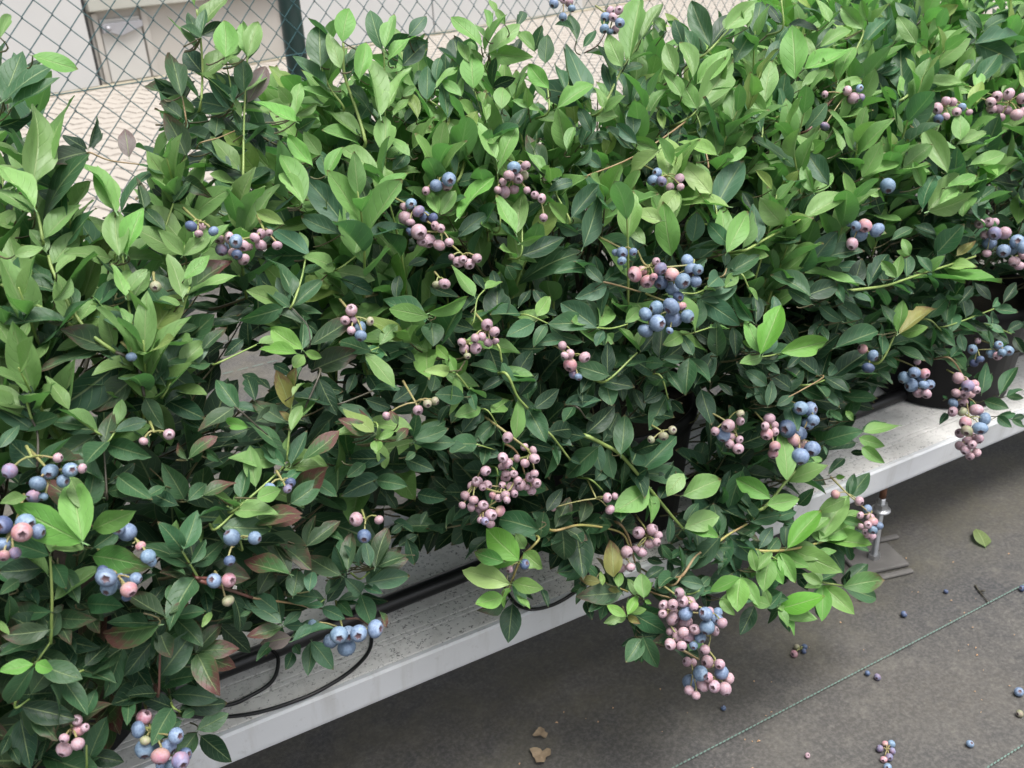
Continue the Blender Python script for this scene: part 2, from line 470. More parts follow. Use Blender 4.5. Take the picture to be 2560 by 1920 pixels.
# ------------------------------------------------------------------ leaf and berry materials
def mat_leaf():
    t = NT('leaf')
    col = t.n('Attribute', attribute_name='col').outputs['Color']
    red = t.n('Attribute', attribute_name='red').outputs['Fac']
    uv = t.n('UVMap', uv_map='leaf').outputs[0]
    sep = t.n('SeparateXYZ'); t.t.links.new(uv, sep.inputs[0])
    u = t.math('ABSOLUTE', t.math('SUBTRACT', t.math('MULTIPLY', sep.outputs[0], 2.), 1.)); v = sep.outputs[1]
    rnd = t.n('ObjectInfo').outputs['Random']
    oc = t.obj()
    no = t.noise(7, 2, uv); 
    hs = t.n('HueSaturation')
    t.set(hs.inputs['Hue'], t.math('ADD', .492, t.math('MULTIPLY', rnd, .022)))
    t.set(hs.inputs['Saturation'], t.math('ADD', .88, t.math('MULTIPLY', rnd, .2)))
    t.set(hs.inputs['Value'], t.math('ADD', .84, t.math('MULTIPLY', t.math('FRACT', t.math('MULTIPLY', rnd, 7.31)), .34)))
    t.set(hs.inputs['Color'], col)
    c = hs.outputs[0]
    c = t.mix(t.math('MULTIPLY', no, .35), c, t.mix(.5, c, (.03, .06, .03)))
    # red flush towards the tip and the margins
    fl = t.math('ADD', t.math('MULTIPLY', v, 1.0), t.math('ADD', t.math('MULTIPLY', u, .35), t.math('MULTIPLY', t.math('SUBTRACT', no, .5), 1.1)))
    fl = t.math('MULTIPLY', t.step(t.math('ADD', fl, t.math('MULTIPLY', red, .55)), .95, 1.5), t.math('MINIMUM', t.math('MULTIPLY', red, 1.4), .85))
    c = t.mix(fl, c, (.115, .034, .040))
    rib = t.step(u, .085, .02)
    ph = t.math('FRACT', t.math('MULTIPLY', t.math('SUBTRACT', v, t.math('MULTIPLY', u, t.math('ADD', .20, t.math('MULTIPLY', u, .10)))), 6.5))
    side = t.math('MULTIPLY', t.step(t.math('ABSOLUTE', t.math('SUBTRACT', ph, .5)), .075, .01), t.step(u, .95, .6))
    c = t.mix(t.math('MULTIPLY', rib, .7), c, t.mix(.6, c, (.34, .42, .20)))
    c = t.mix(t.math('MULTIPLY', side, .34), c, t.mix(.6, c, (.26, .36, .17)))
    so = t.n('VectorMath', operation='ADD'); t.t.links.new(uv, so.inputs[0]); cb = t.n('CombineXYZ'); t.set(cb.inputs[0], t.math('MULTIPLY', rnd, 53.)); t.t.links.new(cb.outputs[0], so.inputs[1])
    sp = t.noise(9, 2, so.outputs[0], .6)
    spot = t.math('MULTIPLY', t.step(sp, .70, .745), t.step(t.math('FRACT', t.math('MULTIPLY', rnd, 3.77)), .35, .6))
    c = t.mix(t.math('MULTIPLY', spot, .7), c, (.10, .065, .03))
    tipb = t.math('MULTIPLY', t.step(t.math('ADD', v, t.math('MULTIPLY', sp, .2)), 1.02, 1.09), t.step(t.math('FRACT', t.math('MULTIPLY', rnd, 9.13)), .6, .75))
    c = t.mix(t.math('MULTIPLY', tipb, .8), c, (.14, .085, .04))
    edge = t.step(u, .93, 1.0)
    c = t.mix(t.math('MULTIPLY', edge, .22), c, (.22, .26, .10))
    back = t.n('NewGeometry').outputs['Backfacing']
    c = t.mix(t.math('MULTIPLY', back, .75), c, t.mix(.55, t.mix(1., c, (1.25, 1.3, 1.5), 'MULTIPLY'), (.13, .26, .13)))
    h = t.math('SUBTRACT', t.math('MULTIPLY', no, .8), t.math('ADD', t.math('MULTIPLY', rib, 1.2), t.math('MULTIPLY', side, .9)))
    nb = t.bump(h, .55, .0007)
    pr = t.bsdf(c, t.math('ADD', .44, t.math('MULTIPLY', rnd, .14)), nb, Specular_IOR_Level=.36)
    tr = t.n('BsdfTranslucent'); t.set(tr.inputs[0], t.mix(1., c, (1.0, 1.45, .65), 'MULTIPLY'))
    ms = t.n('MixShader'); ms.inputs[0].default_value = .24
    t.t.links.new(pr, ms.inputs[1]); t.t.links.new(tr.outputs[0], ms.inputs[2])
    return t.done(ms.outputs[0])
M_leaf = mat_leaf()

def mat_stem(name, c1, c2):
    t = NT(name); p = t.pos()
    c = t.mix(t.ramp(t.noise(38, 3, p), (.35, 0.), (.68, 1.)), c1, c2)
    return t.done(t.bsdf(c, .5, t.bump(t.noise(500, 2, p), .3, .0004)))
M_stem = dict(b=mat_stem('young_green_stem', (.17, .26, .065), (.24, .31, .09)), y=mat_stem('yellow_stem', (.27, .27, .08), (.30, .20, .09)),
              n=mat_stem('brown_orange_stem', (.22, .14, .07), (.26, .20, .10)), r=mat_stem('red_brown_stem', (.15, .055, .045), (.10, .06, .045)),
              t=mat_stem('twig_bark', (.10, .105, .045), (.075, .055, .032)),
              k=mat_stem('old_bark_stem', (.06, .055, .035), (.035, .030, .022)))

def mat_berry(name, c1, c2, flush, bloom, bl):
    """c1/c2: skin patches, flush: colour towards the stalk, bloom: waxy film colour"""
    t = NT(name); o = t.obj()
    rnd = t.n('ObjectInfo').outputs['Random']
    off = t.n('VectorMath', operation='ADD'); t.t.links.new(o, off.inputs[0])
    cmb = t.n('CombineXYZ'); t.set(cmb.inputs[0], t.math('MULTIPLY', rnd, 37.)); t.set(cmb.inputs[1], t.math('MULTIPLY', rnd, 91.)); t.t.links.new(cmb.outputs[0], off.inputs[1])
    p = off.outputs[0]
    sep = t.n('SeparateXYZ'); t.t.links.new(o, sep.inputs[0])
    z = sep.outputs[2]
    c = t.mix(t.ramp(t.noise(1.1, 2, p), (.38, 0.), (.62, 1.)), c1, c2)
    c = t.mix(t.math('MULTIPLY', t.step(z, .35, -.95), .75), c, flush)
    c = t.mix(t.math('MULTIPLY', t.ramp(t.noise(3.2, 4, p, .6), (.28, 0.), (.60, 1.)), bl), c, bloom)
    c = t.mix(t.math('MULTIPLY', t.step(z, .62, .84), .45), c, tuple(min(1, v * 1.25 + .10) for v in bloom))
    hs = t.n('HueSaturation'); t.set(hs.inputs['Value'], t.math('ADD', .80, t.math('MULTIPLY', rnd, .36))); t.set(hs.inputs['Hue'], t.math('ADD', .488, t.math('MULTIPLY', t.math('FRACT', t.math('MULTIPLY', rnd, 5.7)), .024)))
    t.set(hs.inputs['Color'], c)
    cal = t.n('Attribute', attribute_name='cal').outputs['Fac']
    c = t.mix(cal, hs.outputs[0], (.075, .040, .048))
    return t.done(t.bsdf(c, .55, t.bump(t.noise(14, 3, p), .08, .02)))
BER = dict(
    B=mat_berry('ripe_blue_berry', (.070, .112, .195), (.095, .148, .240), (.075, .105, .18), (.205, .285, .39), .72),
    D=mat_berry('dark_blue_berry', (.035, .05, .11), (.06, .09, .17), (.04, .05, .10), (.10, .14, .24), .4),
    P=mat_berry('pink_berry', (.31, .150, .175), (.35, .195, .20), (.34, .18, .155), (.42, .325, .385), .72),
    R=mat_berry('rosy_berry', (.40, .135, .165), (.41, .20, .18), (.37, .30, .13), (.43, .31, .38), .5),
    M=mat_berry('turning_berry', (.12, .12, .22), (.24, .145, .20), (.32, .15, .17), (.21, .22, .34), .5),
    G=mat_berry('unripe_berry', (.22, .25, .12), (.30, .235, .16), (.21, .26, .10), (.31, .31, .25), .4))

def berry_mesh(seed):
    r = random.Random(seed); n = 15
    sq = r.uniform(.86, .95)
    rings = []
    for a in (158, 132, 106, 82, 60, 42, 31):
        a = math.radians(a); rings.append([(math.sin(a), math.cos(a) * sq, 0.)] * n)
    rim, lip, inn = [], [], []
    for k in range(n):
        lobe = (k % 3 == 1); j = r.uniform(-.04, .04)
        rim.append((.43 if lobe else .40, sq * .885, .25))
        lip.append(((.50 if lobe else .33) + j, sq * (1.0 if lobe else .93) + j * .5, .55 if lobe else .45))
        inn.append(((.31 if lobe else .25), sq * .84, 1.))
    rings += [rim, lip, inn]
    vs, cal = [(0, 0, -sq)], [0.]
    for rg in rings:
        for k, (rad, z, cv) in enumerate(rg):
            a = 2 * math.pi * k / n
            vs.append((rad * math.cos(a), rad * math.sin(a), z)); cal.append(cv)
    vs.append((0, 0, sq * .78)); cal.append(1.)
    fs = [(0, 1 + (k + 1) % n, 1 + k) for k in range(n)]
    for i in range(len(rings) - 1):
        for k in range(n): fs.append((1 + i * n + k, 1 + i * n + (k + 1) % n, 1 + (i + 1) * n + (k + 1) % n, 1 + (i + 1) * n + k))
    l = 1 + (len(rings) - 1) * n
    fs += [(l + k, l + (k + 1) % n, len(vs) - 1) for k in range(n)]
    return vs, fs, cal
_bm = {}
def berry_data(c, i):
    if (c, i) not in _bm:
        vs_, fs, cal = berry_mesh(i)
        me = bpy.data.meshes.new('berry'); me.from_pydata(vs_, [], fs); me.materials.append(BER[c])
        me.polygons.foreach_set('use_smooth', [True] * len(fs))
        me.attributes.new('cal', 'FLOAT', 'POINT').data.foreach_set('value', cal)
        me.update(); _bm[(c, i)] = me
    return _bm[(c, i)]
def place_berry(name, c, pos, r, cd, parent=None):
    o = link(name, berry_data(c, random.randrange(4)), parent)
    q = Vector(cd).to_track_quat('Z', 'Y').to_matrix() @ Matrix.Rotation(random.uniform(0, 6.28), 3, 'Z')
    j = random.uniform(.92, 1.09)
    M = q.to_4x4() @ Matrix.Diagonal((r * j, r / j, r * random.uniform(.88, 1.05), 1)); M.translation = pos
    o.matrix_basis = M
    return o

# leaf kinds: base colour, amount of red flush
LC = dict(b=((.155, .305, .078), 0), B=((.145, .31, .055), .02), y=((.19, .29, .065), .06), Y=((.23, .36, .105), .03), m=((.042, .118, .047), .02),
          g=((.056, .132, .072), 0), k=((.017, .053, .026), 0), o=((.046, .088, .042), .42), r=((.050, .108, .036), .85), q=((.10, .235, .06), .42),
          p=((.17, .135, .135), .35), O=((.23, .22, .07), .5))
NV, US = 8, (-1., -.52, 0., .52, 1.)
def leaf_shape(seed):
    """unit leaf along +Y (0..1), half width .5 along X, blade facing +Z"""
    r = random.Random(seed)
    fold = r.uniform(.05, .5); arch = r.uniform(-.07, .20); wid = r.uniform(.40, .50); wave = r.uniform(0, .045); ph = r.uniform(0, 6.28); twist = r.uniform(-.6, .6)
    bend = r.uniform(-.05, .05); bite = r.random() < .16; bv = r.randrange(3, 7); bs = r.choice((0, 4))
    vs, uv, fs = [], [], []
    for i in range(NV + 1):
        v = i / NV
        # pointed-oval outline: widest a little below the middle, short drawn-out tip
        w = (max(0, math.sin(math.pi * v ** (.69 / -math.log(wid) * 1.0))) ** .80) * (1 - .10 * v)
        if i == 0: w = .05
        if i == NV: w = .012
        for k, u in enumerate(US):
            uu = u * w
            if bite and i == bv and k == bs: uu *= .72
            x = .5 * uu; z = fold * abs(x) * (1 - .35 * abs(u)) + arch * 4 * v * (1 - v) * .5 + wave * math.sin(ph + v * 9 + u * 2) * abs(u)
            a = twist * (v - .3); x, z = x * math.cos(a) - z * math.sin(a), x * math.sin(a) + z * math.cos(a)
            vs.append((x + bend * math.sin(v * math.pi), v, z)); uv.append((u * .5 + .5, v))
    n = len(US)
    for i in range(NV):
        for k in range(n - 1): fs.append((i * n + k, i * n + k + 1, (i + 1) * n + k + 1, (i + 1) * n + k))
    # leaf stalk
    s = len(vs)
    vs += [(-.012, -.085, -.012), (.012, -.085, -.012), (0, -.085, .008), (-.012, .03, -.006), (.012, .03, -.006), (0, .03, .012)]; uv += [(.5, 0)] * 6
    fs += [(s, s + 1, s + 4, s + 3), (s + 1, s + 2, s + 5, s + 4), (s + 2, s, s + 3, s + 5)]
    return vs, uv, fs
SHAPES = [leaf_shape(100 + i) for i in range(20)]
def finish_leaf_mesh(me, nfaces, col, red, uv_flat):
    me.materials.append(M_leaf)
    me.polygons.foreach_set('use_smooth', [True] * nfaces)
    me.attributes.new('col', 'FLOAT_COLOR', 'POINT').data.foreach_set('color', col)
    me.attributes.new('red', 'FLOAT', 'POINT').data.foreach_set('value', red)
    ul = me.uv_layers.new(name='leaf')
    vi = np.zeros(len(me.loops), dtype=np.int32); me.loops.foreach_get('vertex_index', vi)
    ul.data.foreach_set('uv', np.asarray(uv_flat, dtype=np.float32).reshape(-1, 2)[vi].ravel())
    me.update()
_lm = {}
def leaf_data(c, i):
    if (c, i) not in _lm:
        vs_, uv, fs = SHAPES[i]
        me = bpy.data.meshes.new('leaf'); me.from_pydata(vs_, [], fs)
        (r, g, b_), rd = LC[c]
        finish_leaf_mesh(me, len(fs), [r, g, b_, 1.] * len(vs_), [rd] * len(vs_), uv)
        _lm[(c, i)] = me
    return _lm[(c, i)]
def leaf_matrix(base, d, n, W):
    d = Vector(d); L = d.length; y = d / L
    z = Vector(n); z = z - y * z.dot(y)
    if z.length < 1e-4: z = y.orthogonal()
    z.normalize(); x = y.cross(z)
    M = Matrix(((x.x * W, y.x * L, z.x * L, base[0]), (x.y * W, y.y * L, z.y * L, base[1]), (x.z * W, y.z * L, z.z * L, base[2]), (0, 0, 0, 1)))
    return M
class LeafMass:
    """many leaves joined into one part"""
    def __init__(s): s.v, s.f, s.c, s.r, s.u, s.n = [], [], [], [], [], 0
    def add(s, M, c, i):
        vs_, uv, fs = SHAPES[i]
        A = np.array(M); P = np.array(vs_) @ A[:3, :3].T + A[:3, 3]
        k = s.n; s.v.append(P); s.f += [[q + k for q in f] for f in fs]
        (r, g, b_), rd = LC[c]; j = random.uniform(.8, 1.2); h = random.uniform(.94, 1.06)
        s.c.append(np.tile((r * j * h, g * j, b_ * j / h, 1.), (len(vs_), 1))); s.r.append(np.full(len(vs_), rd)); s.u.append(np.array(uv)); s.n += len(vs_)
    def build(s, name, parent):
        if not s.n: return
        me = bpy.data.meshes.new(name); me.from_pydata(np.concatenate(s.v).tolist(), [], s.f)
        finish_leaf_mesh(me, len(s.f), np.concatenate(s.c).ravel(), np.concatenate(s.r), np.concatenate(s.u).ravel())
        return tag(link(name, me, parent), kind='stuff')

# ------------------------------------------------------------------ the blueberry bushes
# leaves seen singly: bush+kind, base xyz, tip xyz (mm), facing (x50), width (mm)
LEAF_TABLE = """0o 234 751 526 261 776 549 -24 -12 42 21
0o 242 775 508 277 772 506 1 -19 46 17
0o 234 757 521 280 760 517 6 -5 49 19
0g 225 739 539 231 763 553 -5 -24 44 13
0o 202 735 547 219 762 567 -16 -21 42 17
0o 195 736 542 175 776 548 -22 -18 41 19
0m 200 754 527 213 784 549 -5 -28 41 18
0g 201 744 537 196 745 572 -44 -23 -5 15
0g 216 752 501 202 750 528 9 -49 2 17
0g 223 774 483 197 769 489 13 -21 43 12
0g 227 762 503 273 763 492 8 -40 29 22
0g 232 780 488 265 790 503 -15 -17 44 19
0m 225 782 475 224 757 453 -8 -33 37 22
0k 230 799 461 249 771 464 -40 -25 17 13
0g 226 769 495 236 743 498 -18 -1 47 10
0k 184 763 497 212 776 515 14 -46 13 17
0g 170 734 528 146 762 523 -30 -20 35 19
0m 147 735 539 160 754 554 -5 -30 40 20
0g 160 723 547 171 743 553 3 -16 47 13
0g 128 721 539 114 755 546 -17 -17 44 17
0g 128 713 532 106 747 540 -2 -13 48 18
0g 134 746 505 143 780 526 -22 -19 41 19
0g 134 738 508 156 751 507 8 -10 48 11
0g 136 746 501 157 752 488 23 -38 22 11
0r 130 720 521 98 725 521 -2 -21 46 15
0m 137 762 488 114 747 473 -11 -24 43 16
0p 136 723 504 111 745 492 -35 -25 25 18
0g 139 734 490 181 734 486 5 2 50 20
0g 142 745 487 171 749 489 -3 -4 50 13
0g 144 754 468 145 740 466 -16 -8 47 10
0g 162 760 459 172 730 441 -11 -27 40 19
0g 163 765 455 148 739 438 -13 -21 43 16
0k 142 760 455 129 744 451 11 -19 45 12
0m 120 738 492 101 723 492 15 -20 43 10
0g 179 765 490 193 738 489 -24 -13 42 14
0g 172 730 520 158 755 511 -22 5 45 10
0g 181 765 493 171 762 519 30 -39 7 9
0o 169 744 558 147 752 588 21 -38 25 17
0r 142 706 585 112 746 586 -8 -7 49 20
0o 148 735 564 141 773 589 12 -25 42 21
0o 170 745 581 207 753 590 -4 -29 40 17
0o 171 751 577 188 765 597 -26 -21 37 14
0r 125 751 619 163 710 639 -19 4 46 23
0m 162 744 631 196 749 643 -5 -39 31 20
0m 198 776 483 204 747 481 -21 -8 45 12
0k 201 787 474 215 760 483 -32 -3 39 10
0r 236 763 462 234 742 457 26 -12 41 8
0m 106 728 544 95 723 547 19 -19 42 5
0g 215 747 543 204 744 569 15 -48 0 9
0k 150 758 570 141 755 573 21 -43 14 4
0m 194 762 579 203 734 579 -22 -6 45 9
0b 35 916 1028 48 940 1043 8 -28 40 9
0b 56 927 1011 88 923 997 12 -31 37 20
0m 26 957 974 78 976 998 -16 -13 45 28
0m 26 965 973 53 996 1009 -9 -34 36 24
0m 31 950 969 75 959 988 -16 -16 45 21
0k 18 968 952 53 973 966 17 -37 -30 19
0b 29 888 916 47 944 971 26 -34 26 31
0b 32 899 914 82 941 974 -26 -21 37 37
0b 24 846 905 8 898 932 24 -14 42 22
0m 25 903 888 5 937 904 26 -5 42 15
0m 28 925 868 79 899 931 -40 -5 30 37
0m 43 896 875 60 941 915 -31 -19 35 23
0b 86 881 885 85 925 915 -2 -29 41 22
0b 86 872 885 74 925 919 40 -9 28 22
0m 96 924 872 134 951 898 -29 2 40 23
0m 99 950 865 132 945 857 -4 -48 12 21
0b 78 848 854 87 883 884 -1 -32 38 23
0b 85 851 852 109 874 884 -21 -28 36 19
0b 89 884 843 82 922 870 -9 -30 39 20
0b 134 872 836 117 873 863 22 -42 16 16
0b 137 893 829 146 886 863 -13 -48 -7 16
0b 133 869 837 164 881 851 4 -43 25 16
0b 135 883 833 156 906 856 11 -38 30 16
0b 148 864 836 180 875 856 -21 -17 42 17
0m 24 893 867 41 903 866 24 -33 29 9
0b 1 840 872 23 849 872 17 -40 25 11
0m 35 906 847 73 889 887 -37 -3 34 26
0m 35 904 848 44 949 891 -22 -28 35 27
0o 175 962 959 180 1005 993 -2 -30 40 21
0o 179 980 956 152 1018 965 -12 -19 44 19
0k 183 997 952 160 1002 974 -25 -40 -18 16
0k 182 994 950 201 1016 964 -5 -23 44 10
0o 169 950 942 158 982 954 -11 -22 44 13
0m 182 998 933 197 972 944 -44 -24 4 10
0m 183 1002 932 196 1020 943 -9 -20 45 8
0o 165 944 909 155 954 948 2 -48 13 22
0k 169 973 901 188 995 914 -11 -16 46 10
0k 145 942 900 125 986 916 8 -13 48 19
0o 160 950 886 177 915 873 -29 -26 31 16
0p 116 952 913 121 979 934 -7 -29 40 17
0k 83 960 924 68 992 934 -24 -23 37 12
0k 81 947 922 66 980 923 -8 -5 49 10
0k 84 954 926 99 975 949 36 -34 7 13
0k 89 967 922 102 986 932 -9 -18 46 8
0m 205 980 1005 204 1008 1028 -12 -31 38 14
0m 213 1019 1001 227 1043 1023 -29 -18 37 13
0m 205 973 1009 218 995 1031 -25 -21 38 12
0k 220 1045 1003 248 1052 1011 7 -48 12 15
0m 203 967 1008 194 1001 1017 -4 -13 48 11
0m 207 984 1007 209 1010 1020 -5 -23 44 8
0k 207 1002 971 199 1029 992 -20 -32 33 22
0b 218 948 991 229 975 1021 -2 -37 33 24
0b 228 989 986 258 1004 1010 2 -44 25 17
0b 242 962 988 263 982 1016 -1 -41 29 19
0b 243 966 988 253 1001 1016 -19 -26 38 15
0m 252 1005 979 273 1025 996 -10 -25 42 12
0m 237 975 954 246 999 982 -10 -35 34 19
0m 224 970 946 214 1015 973 8 -24 43 19
0g 222 979 939 206 979 971 13 -48 7 18
0g 220 971 941 192 1007 947 -35 -31 17 22
0m 235 986 952 227 1015 970 9 -24 43 12
0p 243 994 941 273 1017 970 6 -41 27 20
0m 245 1004 939 261 1040 973 -34 -16 33 19
0b 270 928 928 243 970 945 0 -18 47 21
0b 282 968 927 299 990 954 -17 -31 35 15
0b 286 980 925 313 988 932 16 -46 -11 11
0b 280 969 939 267 962 957 2 -47 -16 13
1m 325 1000 966 342 1038 1004 -13 -31 37 30
1m 327 994 946 309 1039 974 12 -23 43 23
1b 336 971 966 340 1008 997 -14 -31 37 17
0m 288 988 909 302 963 922 -41 -28 -6 15
0b 294 941 890 282 948 914 -8 -48 10 16
0b 295 945 889 275 974 887 -40 -27 12 15
0b 277 918 886 269 960 910 -18 -26 39 17
0b 254 892 858 254 943 896 19 -28 37 25
0b 252 881 861 244 920 883 -5 -25 43 17
0g 297 908 828 282 966 865 -24 -28 34 29
0b 291 922 873 318 940 895 -11 -29 39 16
0m 307 972 861 312 999 882 -13 -29 39 16
0y 229 873 847 212 902 855 -28 -24 33 13
0g 251 882 810 227 937 830 -1 -18 47 24
0m 254 891 807 219 935 802 -37 -28 19 25
0g 285 881 824 261 926 836 -24 -22 38 20
0m 196 964 905 228 965 901 -1 -42 -27 15
0m 198 972 903 212 942 886 3 -24 44 16
0k 188 964 914 211 980 919 21 -40 21 12
0k 189 965 897 217 959 881 8 -40 29 16
0m 226 964 916 218 996 929 -47 -15 10 12
0k 235 1005 908 252 1029 923 -12 -20 44 10
0k 234 977 914 255 987 914 11 -23 43 9
0m 227 965 914 229 1007 946 32 -24 30 19
0m 243 997 919 262 965 905 -4 -22 45 16
0k 238 991 908 240 967 899 -4 -18 47 8
0k 246 972 891 242 1005 911 -1 -26 43 14
0k 143 934 868 132 965 881 -6 -21 45 12
0k 143 936 868 167 950 878 1 -32 39 12
0m 124 885 858 114 915 873 4 -21 45 12
0m 131 932 845 105 929 846 3 -25 43 13
0o 114 909 875 117 937 897 29 -27 30 14
0k 163 949 886 140 938 889 17 -25 40 11
1b 348 989 989 367 1010 1018 -8 -38 32 23
1m 403 1022 973 410 1063 1010 -29 -25 32 21
1b 396 996 977 422 1023 1007 -19 -25 39 18
1m 426 1071 968 457 1045 978 -33 -37 6 21
1b 399 997 964 440 1012 984 -15 -18 44 19
1g 440 1032 983 469 1046 1000 4 -42 27 17
1g 454 1066 979 465 1035 973 -47 -15 -8 11
1k 431 1037 952 467 1052 970 4 -42 26 23
1m 359 1015 964 384 1027 980 -15 -24 41 12
1b 357 975 952 380 1006 984 -7 -33 37 19
1b 370 962 916 385 1028 969 27 -30 30 31
1b 382 973 921 426 997 954 -25 -11 42 25
1m 442 1002 918 460 1033 949 -14 -30 38 21
1k 462 1047 910 448 1093 930 -33 -23 30 21
1m 459 1010 935 476 1032 956 -24 -19 39 13
1b 454 1001 930 489 1012 946 -20 -4 46 15
1b 490 981 927 505 1009 959 -16 -32 35 29
1b 509 994 968 495 1037 997 5 -27 42 22
1b 525 1017 959 546 998 998 -44 2 24 23
1b 527 1011 958 574 1020 984 -20 -19 42 23
1b 549 1053 952 585 1011 947 -36 -32 12 24
1b 536 1003 1000 539 1027 1012 -19 -18 42 8
1b 544 1001 987 549 1031 1002 -26 -16 40 10
1g 572 1026 981 593 1044 994 6 -34 36 12
1b 581 1002 955 573 1039 978 -12 -28 40 18
1m 617 1063 946 628 1062 975 -36 -33 12 15
1k 571 1049 934 600 1065 963 -18 -32 34 18
1m 606 1021 937 625 1046 966 -15 -31 36 21
1b 583 976 916 578 1011 940 -33 -24 29 21
1m 458 986 898 470 1019 930 7 -36 34 19
1k 484 1043 886 528 1052 905 -11 -29 39 22
1b 517 969 903 534 993 921 -8 -26 42 21
1b 540 1011 894 518 1008 911 12 -48 7 11
1b 559 982 897 554 976 922 -18 -45 -14 13
1b 554 974 899 548 1003 903 -29 -11 39 10
1b 484 926 860 481 967 895 10 -32 37 23
1b 489 930 846 528 953 884 -28 -14 39 23
1m 439 941 844 436 990 882 24 -26 35 27
1b 366 949 880 382 978 911 -15 -31 36 25
1m 376 958 859 401 973 870 8 -36 34 18
1b 391 943 874 378 979 891 -2 -21 45 16
1b 410 979 872 433 965 906 -42 -16 21 18
1m 419 998 867 458 1006 877 -2 -36 34 18
1b 343 918 867 326 968 888 -2 -20 46 23
1m 366 977 852 316 976 849 1 -48 15 23
1o 328 915 834 326 981 879 24 -24 37 30
1b 333 906 844 377 918 863 -9 -31 39 20
1m 358 976 824 388 935 833 -33 -17 34 20
1o 546 930 830 550 972 869 -16 -31 36 25
1b 541 918 835 533 949 857 -3 -29 41 17
1b 601 968 844 591 971 895 -22 -45 -2 28
1b 584 940 853 606 957 873 -27 -13 40 14
1m 628 978 845 660 995 873 -25 -17 40 19
1m 637 993 842 685 995 847 -3 -32 38 18
1m 601 954 830 630 960 845 11 -49 -2 14
1b 689 982 928 696 1023 961 -34 -19 31 23
1b 715 1003 932 767 1053 996 -30 -15 37 35
1b 748 1023 953 796 1045 987 -25 -10 42 23
1m 724 1009 880 758 1028 904 0 -39 32 17
1b 593 973 894 649 982 912 -7 -31 38 25
1g 688 948 843 681 982 863 -37 -22 26 17
1g 694 963 848 711 993 876 -19 -25 39 20
1y 735 958 852 749 985 868 -21 -15 43 12
1m 762 994 843 766 1020 853 -18 -15 44 9
1Y 737 951 842 702 904 794 -15 -28 39 33
1Y 693 912 840 667 941 801 -43 -6 25 27
1b 711 935 833 689 970 845 -37 -29 16 19
1Y 707 892 793 664 879 770 -7 -37 33 25
1b 718 906 788 691 884 758 -24 -22 38 18
1Y 651 848 778 617 886 779 -17 -16 44 24
1b 687 894 760 692 934 798 5 -35 36 24
1b 626 845 756 620 885 774 -16 -22 42 18
1b 674 858 729 666 866 794 -24 -44 2 31
1g 568 907 783 616 925 809 -11 -28 40 22
1g 595 951 768 620 919 769 -31 -22 32 18
1g 567 883 754 609 912 799 9 -45 21 31
1g 570 894 767 555 924 776 -45 -21 -4 16
1b 476 874 790 476 915 823 10 -30 39 21
1b 491 902 780 522 937 814 -13 -27 40 22
1m 526 941 784 545 927 801 -38 -25 21 13
1k 532 952 781 542 977 799 -17 -23 41 13
1b 476 865 781 511 868 784 5 -46 -19 14
1k 499 904 753 557 906 762 -3 -37 33 26
1b 402 907 818 407 936 834 -17 -21 42 16
1b 405 910 815 431 921 835 -5 -41 29 15
1b 409 919 813 438 926 814 10 -41 27 11
1b 422 901 811 483 927 840 -22 3 45 30
1g 425 911 787 467 919 803 -8 -33 37 19
1m 393 913 790 420 921 784 15 -45 16 10
0g 296 909 824 323 922 830 2 -26 43 12
1g 301 923 820 320 945 834 6 -30 40 12
1g 318 910 810 318 930 817 -21 -15 43 9
1m 328 937 802 325 932 815 -13 -45 -18 6
1g 324 913 807 372 913 806 0 -17 47 21
1m 540 1031 916 543 1025 950 -49 -8 3 16
1k 553 1056 912 574 1036 922 -36 -34 8 15
1m 516 985 866 532 1007 896 -34 -18 32 18
1m 537 990 867 570 1004 893 -22 -20 40 17
1m 544 1002 865 546 1035 896 -25 -29 32 19
1b 500 974 892 509 1005 919 19 -34 32 16
1m 514 1002 886 539 1021 913 -30 -13 38 17
1m 515 1007 893 534 1028 912 -25 -15 41 12
1m 522 1020 890 519 1050 904 -32 -18 34 11
1m 469 1007 894 499 1012 892 7 -30 40 12
1b 466 955 861 459 949 886 11 -48 -8 12
1m 420 975 854 444 984 854 8 -22 44 9
1m 432 974 863 446 994 875 -22 -11 44 9
1m 620 999 907 627 1034 933 -3 -29 41 16
1m 651 1037 897 662 1024 926 -46 -15 10 15
1m 654 1043 896 678 1015 895 -26 -23 36 17
1g 642 983 896 655 1052 952 -6 -31 39 32
1g 654 1001 892 616 1070 904 -37 -24 23 35
1b 659 975 884 661 1005 906 -3 -30 40 14
1g 693 1004 890 707 1046 923 -22 -23 38 19
1b 664 985 878 685 968 897 -38 -22 24 15
1m 710 1019 913 747 1018 920 -10 -21 45 15
1m 661 1037 956 670 1068 983 1 -33 38 16
1m 669 1035 948 697 1049 964 -2 -36 35 11
1m 651 1027 969 644 1058 974 -20 -12 44 11
1g 636 967 861 637 997 885 -32 -24 31 16
1m 666 972 846 664 998 852 -29 -11 39 9
1m 676 986 843 684 1003 853 -13 -19 44 7
1m 718 977 861 707 1004 870 -30 -23 33 13
1m 749 987 871 756 1011 895 -27 -26 33 14
1b 772 971 885 770 1008 914 -19 -29 36 21
1b 774 987 909 782 1019 942 -28 -26 32 22
1b 783 1019 957 787 1049 970 -35 -10 34 12
1g 814 1023 935 820 1052 966 -47 -6 15 19
1k 538 988 820 550 960 814 -10 -15 47 12
1k 648 959 818 657 952 792 2 -48 14 14
1g 551 928 812 585 927 818 -9 -27 41 15
1m 466 950 817 495 957 825 -7 -24 43 12
1m 477 973 810 508 970 809 -3 -46 18 15
1m 564 937 804 562 910 788 -28 -21 36 14
1k 592 983 790 573 961 776 -8 -20 45 11
1g 421 1031 954 409 1025 971 -2 -47 -17 10
1m 429 1049 951 438 1068 963 -25 -13 41 7
